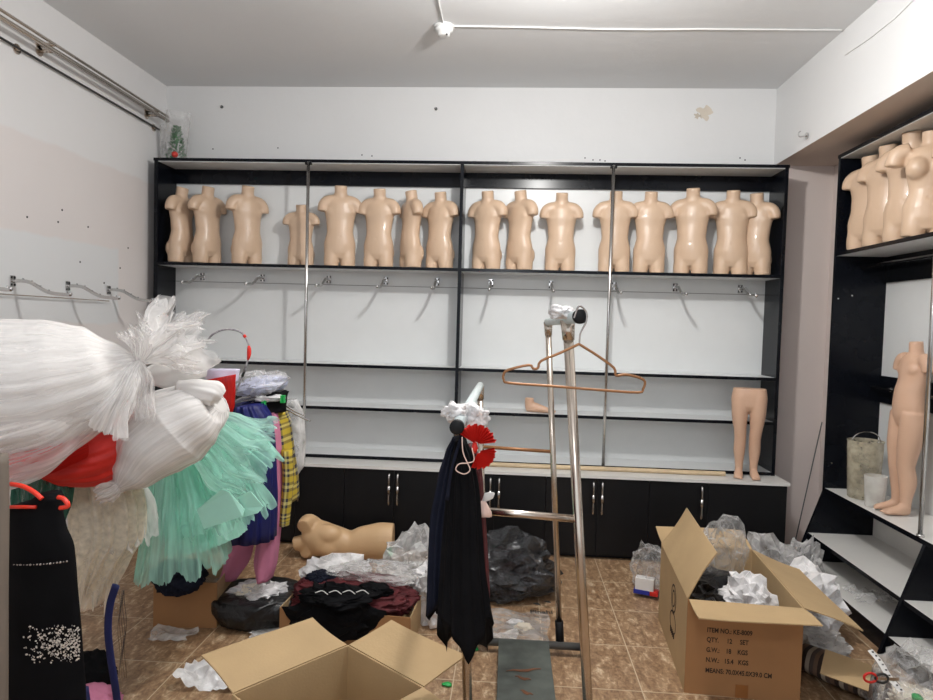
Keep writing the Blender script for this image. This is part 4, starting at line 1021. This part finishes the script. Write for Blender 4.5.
garment('jacket', [(392, 236, 288), (400, 234, 288), (412, 240, 286)], 3.16, .10, M['blackcloth'], 'black garment top under the folded plastic wrapped clothes', 'jacket', hanging, freq=6, amp=.1)
# wrapped folded clothes laid over the rail end
p = PY(262, 383, 3.16)
wr = crumple('wrapped_clothes', (p.x, p.y, p.z-.055), (.125, .14, .05), mat('pale_blue_print_cloth', srgb(198, 202, 226), .6, var=.12, vscale=30), 110, 'pale blue folded clothes laid over the far end of the left rack', 'clothes', freq=1.8, amp=.2); wr.rotation_euler = (0, R(-14), 0)
wr2 = crumple('plastic_wrap', (p.x-.005, p.y-.01, p.z-.07), (.14, .16, .075), M['clear'], 111, 'clear wrap around the pale blue folded clothes', 'plastic', freq=2.2); wr2.rotation_euler = (0, R(-14), 0)
crumple('plastic_wrap', PY(262, 401, 3.1), (.10, .06, .02), M['film2'], 112, 'white crinkled packaging strip below the folded clothes', 'plastic', freq=4)
# red thing in clear sleeve
garment('red_sleeve', [(378, 196, 236), (390, 200, 236), (405, 210, 235), (416, 215, 232)], 2.75, .05, M['tulle_red'], 'red sheer piece in a clear sleeve right of the white satin bow', 'cloth', None, freq=4, amp=.08)
garment('clear_sleeve', [(369, 204, 240), (374, 205, 239), (381, 206, 238)], 2.78, .05, mat('lilac_film', srgb(206, 200, 222), .3), 'pale lilac folded film above the red sheer piece', 'plastic', None, freq=4, amp=.05)
# decorated hoop
hp_ = [(207, 342), (212, 335), (222, 330), (232, 329.5), (242, 333), (248, 343), (249, 354), (246, 366), (241, 380), (235, 394)]
hh = smooth_path([PY(x, y, 2.9) for x, y in hp_], 4)
ho = empty('ribbon_hoop', hh[0], 0, 'thin curved hoop wound with red white and black ribbon above the left rack', 'hoop')
HL = [q-hh[0] for q in hh]
obj('wire', TB(HL, .0045, n=8, side=(0, 1, 0)), mat('white_grey_ribbon', srgb(150, 146, 150), .5, var=.6, vscale=60), ho, smooth=True)
obj('red_ribbon', TB(HL[21:27], [.005, .009, .010, .010, .008, .005], n=8, side=(0, 1, 0)), M['red'], ho, smooth=True)
obj('dark_ribbon', TB(HL[29:32], .006, n=8, side=(0, 1, 0)), M['wire'], ho, smooth=True)
obj('red_ribbon', TB(HL[17:19], .007, n=8, side=(0, 1, 0)), M['red'], ho, smooth=True)

# generic tulle tube along pixel path with per-point depth: (px, py, y, radius m, flat m)
def puff(name, rows, m, parent=None, freq=16, amp=.05, amp0=None, seed=1, n=160, sub=6, hem=None, side=(0, 1, 0), off=None, caps=(False, False), fixed=False):
    P0 = [PY(a, b, c) for a, b, c, *_ in rows]; P_ = smooth_path(P0, sub); k = len(P_)
    if off: P_ = [q-off for q in P_]
    bm = TB(P_, interp([r_[3] for r_ in rows], k), ry=interp([r_[4] for r_ in rows], k), n=n, pleat=soft(freq*.22, amp*1.5, seed, (amp0 if amp0 is not None else amp*.3)*1.0), hem=hem, side=side, caps=caps, fixed=fixed)
    return obj(name, bm, m, parent, smooth=True)
def jag(amp, f, seed=0):
    return lambda t, a: amp*(t**4)*(noise.noise(Vector((math.cos(a)*f+seed, math.sin(a)*f, 0)))+.35*noise.noise(Vector((math.cos(a)*f*5+seed, math.sin(a)*f*5, 0))))
o1 = PY(60, 380, 1.95)
bt = empty('tulle_dress_bag', o1, 0, 'huge white tulle dress bundle tied with a frilly knot at the upper left', 'dress')
body_rows = [(-190, 408, 1.7, .21, .20), (-90, 398, 1.78, .24, .22), (0, 388, 1.9, .235, .21), (50, 383, 1.97, .22, .20), (95, 376, 2.03, .165, .16), (122, 368, 2.07, .085, .09), (137, 362, 2.10, .024, .024), (141, 361, 2.11, .012, .012)]
inner = [(a, b, c, r_*.90, q*.90) for a, b, c, r_, q in body_rows]
puff('inner_skirt', inner, M['satin'], bt, freq=30, amp=.05, seed=3, off=o1, caps=(True, True), n=220)
puff('tulle_layer', [(a, b, c, r_*.96, q*.96) for a, b, c, r_, q in body_rows], M['tulle_w'], bt, freq=40, amp=.04, seed=5, off=o1, n=220)
puff('outer_tulle', body_rows, M['tulle_w2'], bt, freq=24, amp=.035, seed=6, off=o1, n=200)
puff('frill', [(138, 363, 2.10, .012, .012), (150, 352, 2.10, .03, .04), (160, 343, 2.10, .05, .07), (172, 333, 2.10, .065, .095), (181, 325, 2.10, .07, .11)], M['tulle_w'], bt, freq=13, amp=.5, amp0=.1, seed=8, off=o1, hem=jag(.09, 3, 1), side=(0, 1, 0))
puff('frill', [(138, 363, 2.10, .012, .012), (155, 352, 2.12, .04, .04), (178, 345, 2.13, .06, .07), (200, 345, 2.14, .07, .09)], M['tulle_w2'], bt, freq=11, amp=.45, amp0=.1, seed=9, off=o1, hem=jag(.07, 3, 4))
puff('frill', [(139, 362, 2.08, .012, .012), (142, 346, 2.05, .03, .03), (138, 334, 2.04, .045, .04), (134, 328, 2.03, .05, .045)], M['tulle_w2'], bt, freq=9, amp=.4, amp0=.1, seed=19, off=o1, hem=jag(.06, 3, 7))
puff('frill', [(139, 363, 2.06, .012, .012), (128, 380, 2.0, .03, .03), (115, 400, 1.96, .04, .05), (98, 424, 1.94, .045, .085)], M['tulle_w'], bt, freq=9, amp=.4, amp0=.1, seed=10, off=o1, hem=jag(.03, 3, 2))
puff('frill', [(140, 364, 2.06, .012, .012), (144, 380, 2.02, .025, .03), (140, 400, 2.0, .03, .04), (138, 418, 1.99, .03, .05)], M['tulle_w2'], bt, freq=7, amp=.4, amp0=.1, seed=11, off=o1, hem=jag(.04, 3, 2))
# lower transparent skirt of the bundle
puff('hanging_film', [(120, 398, 2.03, .05, .03), (70, 422, 1.92, .08, .06), (25, 446, 1.80, .10, .08), (-40, 468, 1.7, .10, .09)], M['tulle_w2'], bt, freq=9, amp=.10, seed=12, off=o1, side=(0, 0, 1))
# red satin dress beneath
rd = empty('red_dress', PY(95, 450, 2.15), 0, 'red satin and tulle dress squeezed under the white tulle bundle', 'dress'); oo = rd.location.copy()
puff('satin_skirt', [(138, 418, 2.25, .05, .05), (118, 440, 2.2, .10, .11), (92, 453, 2.15, .11, .12), (60, 458, 2.10, .09, .11), (36, 462, 2.06, .05, .08)], M['red'], rd, freq=7, amp=.12, seed=14, off=oo, caps=(True, True), side=(0, 0, 1))
puff('red_tulle', [(80, 440, 2.02, .06, .06), (40, 452, 1.93, .075, .07), (5, 460, 1.88, .07, .07)], M['tulle_red'], rd, freq=9, amp=.12, seed=15, off=oo, side=(0, 0, 1))
# white satin bow between the bundles
sb_ = empty('satin_bow', PY(185, 372, 2.32), 0, 'glossy white satin bow above the small tulle bag', 'bow'); oo = sb_.location.copy()
puff('loop', [(146, 376, 2.28, .03, .03), (168, 373, 2.30, .055, .04), (195, 368, 2.32, .045, .035), (206, 368, 2.34, .03, .025)], M['satin'], sb_, freq=5, amp=.15, seed=16, off=oo, caps=(True, True), side=(0, 0, 1))
puff('loop', [(178, 386, 2.22, .02, .02), (198, 390, 2.22, .04, .035), (214, 393, 2.24, .045, .04), (222, 397, 2.25, .025, .02)], M['satin'], sb_, freq=5, amp=.12, seed=17, off=oo, caps=(True, True), side=(0, 0, 1))
# smaller tulle bag
st_ = empty('tulle_dress_bag', PY(165, 435, 2.25), 0, 'smaller white tulle dress bag gathered with a knot, lying over the mint tutu', 'dress'); oo = st_.location.copy()
sm = [(112, 489, 2.16, .014, .014), (119, 485, 2.17, .03, .03), (133, 470, 2.19, .095, .085), (152, 447, 2.22, .155, .13), (175, 428, 2.26, .175, .145), (196, 415, 2.28, .15, .12), (212, 407, 2.30, .10, .08), (219, 403, 2.30, .05, .04)]
puff('inner_skirt', [(a, b, c, r_*.86, q*.86) for a, b, c, r_, q in sm], M['satin'], st_, freq=10, amp=.07, seed=20, off=oo, caps=(True, True))
puff('outer_tulle', sm, M['tulle_w'], st_, freq=14, amp=.04, seed=21, off=oo, n=200)
puff('knot_frill', [(119, 485, 2.16, .014, .014), (114, 488, 2.15, .035, .03), (107, 491, 2.14, .045, .035), (103, 493, 2.14, .035, .03)], M['tulle_w'], st_, freq=9, amp=.35, amp0=.1, seed=22, off=oo, hem=jag(.03, 3, 3), caps=(True, False))
# mint tutu
mt = empty('mint_tutu', PY(200, 480, 2.72), 0, 'mint green tulle tutu skirt with satin bow hanging on the left rack', 'skirt'); oo = mt.location.copy()
def mrow(lst): return lst
puff('tulle_tier', [(188, 425, 2.62, .04, .04), (212, 445, 2.66, .12, .12), (230, 465, 2.70, .18, .16), (242, 480, 2.72, .21, .18)], M['tulle_mint'], mt, freq=20, amp=.14, amp0=.04, seed=30, off=oo, hem=jag(.09, 3, 3), n=220)
puff('tulle_tier', [(185, 430, 2.66, .05, .05), (200, 470, 2.68, .15, .13), (215, 500, 2.70, .22, .17), (222, 522, 2.70, .25, .19)], M['tulle_mint'], mt, freq=24, amp=.13, amp0=.04, seed=31, off=oo, hem=jag(.07, 4, 5), n=240)
puff('tulle_tier', [(170, 440, 2.64, .05, .05), (175, 480, 2.62, .10, .10), (180, 520, 2.60, .16, .13), (184, 568, 2.58, .215, .16)], M['tulle_mint'], mt, freq=20, amp=.12, amp0=.04, seed=32, off=oo, hem=jag(.06, 4, 6), n=220)
puff('lining', [(180, 432, 2.68, .05, .05), (192, 480, 2.70, .13, .11), (204, 520, 2.72, .18, .14), (208, 540, 2.72, .19, .15)], M['mint_satin'], mt, freq=14, amp=.08, seed=33, off=oo)
puff('sheer_tier', [(190, 420, 2.58, .05, .05), (220, 440, 2.58, .15, .12), (240, 455, 2.60, .20, .15), (254, 462, 2.62, .21, .16)], M['tulle_mint2'], mt, freq=14, amp=.16, amp0=.04, seed=34, off=oo, hem=jag(.10, 3, 8), n=200)
def ribbon(name, pxs, y, m, parent, off, th=.006):
    bm = bmesh.new(); P_ = [PY(a, b, y)-off for a, b in pxs]
    a_ = [bm.verts.new(p+Vector((0, .004*math.sin(i*2.1), 0))) for i, p in enumerate(P_)]; b_ = [bm.verts.new(p+Vector((0, th+.004*math.sin(i*2.1), 0))) for i, p in enumerate(P_)]
    bm.faces.new(a_); bm.faces.new(b_[::-1])
    for i in range(len(a_)): bm.faces.new((a_[i], b_[i], b_[(i+1) % len(a_)], a_[(i+1) % len(a_)]))
    bmesh.ops.recalc_face_normals(bm, faces=bm.faces)
    bmesh.ops.triangulate(bm, faces=[f for f in bm.faces if len(f.verts) > 4]); return obj(name, bm, m, parent)
ribbon('satin_bow_tail', [(204, 529), (196, 510), (222, 489), (229, 492), (244, 510), (243, 516)], 2.44, M['mint_satin'], mt, oo)
ribbon('satin_bow_tail', [(240, 518), (244, 508), (238, 497), (250, 491), (263, 507), (258, 513)], 2.46, M['mint_satin'], mt, oo)
# lace dress
ld = empty('lace_dress', PY(105, 520, 2.3), 0, 'ivory lace and tulle childs dress hanging between the black dress and the mint tutu', 'dress'); oo = ld.location.copy()
def g2(name, rows, y, th, m, parent, off, **k):
    o = garment(name, rows, y, th, m, parent=parent, **k)
    for v in o.data.vertices: v.co -= off
    return o
g2('lining', [(455, 72, 120), (500, 76, 128), (540, 78, 122), (580, 79, 112), (605, 81, 98)], 2.34, .06, M['ivory'], ld, oo, freq=12, amp=.12, seed=40)
g2('lace_layer', [(455, 68, 126), (500, 72, 138), (535, 74, 138), (560, 76, 124), (592, 78, 108)], 2.32, .085, M['lace'], ld, oo, freq=16, amp=.22, seed=41, hem=jag(.14, 5, 9), caps=False, n=120)
g2('tulle_layer', [(480, 84, 130), (510, 92, 148), (535, 98, 152), (545, 100, 154)], 2.38, .12, M['tulle_w'], ld, oo, freq=16, amp=.16, seed=42, hem=jag(.05, 5, 2), caps=False, n=120)
bm = bmesh.new()
for k in range(260):
    p = PY(rnd.uniform(84, 120), rnd.gauss(580, 18), 2.195)-oo; s_ = .0022
    bm.faces.new([bm.verts.new(p+Vector(v)*s_) for v in ((-1, 0, 0), (0, .4, -1), (1, 0, 0), (0, -.4, 1))])
o = obj('glitter', bm, M['sequin'], ld); o['kind'] = 'stuff'
# teal tulle patch behind the red dress
garment('tulle_skirt', [(468, 30, 66), (480, 20, 68), (500, 18, 66), (520, 20, 60)], 2.1, .08, tulle('dark_teal_tulle', srgb(70, 120, 104), .8), 'dark teal tulle skirt seen behind the black dress hanger', 'skirt', None, freq=12, amp=.12, seed=44)
# black sleeveless dress on orange hanger
bd = empty('black_dress', PY(42, 520, 1.75), 0, 'sleeveless black dress with a sequin square on the skirt, hanging nearest at the left', 'dress'); oo = bd.location.copy()
g2('dress_body', [(493, 42, 58), (499, 34, 62), (508, 12, 63), (525, 9, 66), (545, 8, 74), (580, 8, 77), (640, 7, 82), (700, 5, 86), (790, 2, 92)], 1.75, .035, M['blackcloth'], bd, oo, freq=5, amp=.04, seed=50)
bm = bmesh.new()
for k in range(17):
    x = 14+k*3.3; p = PY(x, 566-.002*(x-40)**2-(x-14)*.06, 1.70)-oo
    bmesh.ops.create_icosphere(bm, subdivisions=1, radius=.0022+.0008*(k % 3), matrix=Matrix.Translation(p))
obj('rhinestone_row', bm, M['chrome'], bd)
bm = bmesh.new()
for k in range(620):
    x = 24+56*rnd.random()**.75; y_ = rnd.gauss(643, 12)
    if not 625 < y_ < 663 or rnd.random() > .3+.7*((x-24)/56): continue
    dx = (x-44)/40; p = PY(x, y_, 1.708+.012*dx*dx)-oo; s_ = rnd.uniform(.0015, .0032); tl_ = rnd.uniform(-.8, .8)
    bm.faces.new([bm.verts.new(p+Vector((math.cos(a)*s_, math.cos(a)*s_*tl_-.002, math.sin(a)*s_))) for a in [i*PI/3 for i in range(6)]])
o = obj('sequins', bm, M['sequin'], bd); o['kind'] = 'stuff'
oh = empty('clothes_hanger', PY(40, 480, 1.74), 0, 'red orange plastic hanger holding the black sequin dress', 'hanger'); oo = oh.location.copy()
obj('arm', TB(smooth_path([PY(*q, 1.71)-oo for q in ((10, 484), (22, 486), (34, 492), (42, 499))]), .0075, ry=.006, n=12, side=(0, 1, 0)), M['redorange'], oh, smooth=True)
obj('lower_bar', TB([PY(*q, 1.71)-oo for q in ((6, 507), (36, 507))], .005, n=10, side=(0, 0, 1)), M['redorange'], oh, smooth=True)
obj('shoulder_end', TB(smooth_path([PY(*q, 1.71)-oo for q in ((58, 497), (64, 499), (68, 506), (60, 508))]), .007, ry=.006, n=12, side=(0, 1, 0)), M['redorange'], oh, smooth=True)
# blue trim with chain fringe and far-left cover
tb = empty('blue_trim', PY(118, 600, 2.05), 0, 'dark blue curved fabric trim hanging down in front of the floor clutter at left', 'trim'); oo = tb.location.copy()
obj('band', TB(smooth_path([PY(*q, 2.05)-oo for q in ((116, 585), (110, 605), (108, 630), (111, 660), (117, 700), (122, 760))]), .013, ry=.006, n=14, side=(1, 0, 0)), M['bluecloth'], tb, smooth=True)
bm = bmesh.new()
for k in range(5):
    x = 119+k*1.6
    P_ = [PY(x+math.sin(j*1.3+k)*1.2, 590+j*11, 2.07)-oo for j in range(9)]; tube(bm, smooth_path(P_, 2), .0013, n=5)
obj('chain_fringe', bm, M['chrome'], tb)
garment('garment_cover', [(455, -14, 6), (500, -14, 7), (600, -14, 6), (760, -14, 6)], 1.62, .03, mat('grey_beige_cover', srgb(118, 108, 98), .7), 'grey beige garment cover at the far left edge of the picture', 'garment cover', None, freq=3, amp=.05)
tk = garment('navy_cloth', [(690, 66, 86), (720, 66, 90), (760, 66, 92)], 1.85, .03, M['bluecloth'], 'navy cloth hem beside the black sequin dress at the bottom', 'cloth')

# ------------------------------------------------------------------ light
def area(name, loc, rot, size, power, colr=(1, 1, 1), shape='DISK'):
    l = bpy.data.lights.new(name, 'AREA'); l.shape = shape; l.size = size; l.energy = power; l.color = colr
    o = bpy.data.objects.new(name, l); col.objects.link(o); o.location = loc; o.rotation_euler = rot; return o
l = bpy.data.lights.new('ceiling_or_fill_lamp', 'POINT'); l.energy = 94; l.shadow_soft_size = .06; l.color = (1, .985, .96)
o = bpy.data.objects.new('ceiling_or_fill_lamp', l); col.objects.link(o); o.location = (.24, 2.60, 2.87)
l = bpy.data.lights.new('ceiling_or_fill_lamp', 'POINT'); l.energy = 36; l.shadow_soft_size = .12; l.color = (.93, .96, 1)  # added unseen fill light above the camera, brightens ceiling and walls
o = bpy.data.objects.new('ceiling_or_fill_lamp', l); col.objects.link(o); o.location = (-.1, .1, 2.35)
w = bpy.data.worlds.new('world'); bpy.context.scene.world = w; w.use_nodes = True
w.node_tree.nodes['Background'].inputs[0].default_value = (.8, .85, .9, 1); w.node_tree.nodes['Background'].inputs[1].default_value = 1.2
sc_ = bpy.context.scene
sc_.view_settings.view_transform = 'Standard'; sc_.view_settings.look = 'None'; sc_.view_settings.exposure = 0.04; sc_.view_settings.gamma = 1
sc_.cycles.transparent_max_bounces = 24; sc_.cycles.max_bounces = 8
# peeled plaster patches on the back wall
for k, (px, py, r0, c_) in enumerate(((705, 113, .045, srgb(206, 196, 182)), (697, 116, .018, srgb(190, 180, 166)))):
    p = PY(px, py, YB-.0012); bm = bmesh.new()
    vs = [bm.verts.new((p.x+r0*(1+.35*math.sin(a*3+k)+.2*math.cos(a*7))*math.cos(a), YB-.0012, p.z+r0*(1+.3*math.cos(a*5))*math.sin(a))) for a in [2*PI*i/40 for i in range(40)]]
    bm.faces.new(vs); e_ = bmesh.ops.extrude_face_region(bm, geom=list(bm.faces)); bmesh.ops.translate(bm, verts=[v for v in e_['geom'] if isinstance(v, bmesh.types.BMVert)], vec=(0, .0012, 0))
    bmesh.ops.recalc_face_normals(bm, faces=bm.faces)
    tag(obj('trim_%d' % (4+k), bm, mat('peeled_plaster', c_, .8)), kind='structure')
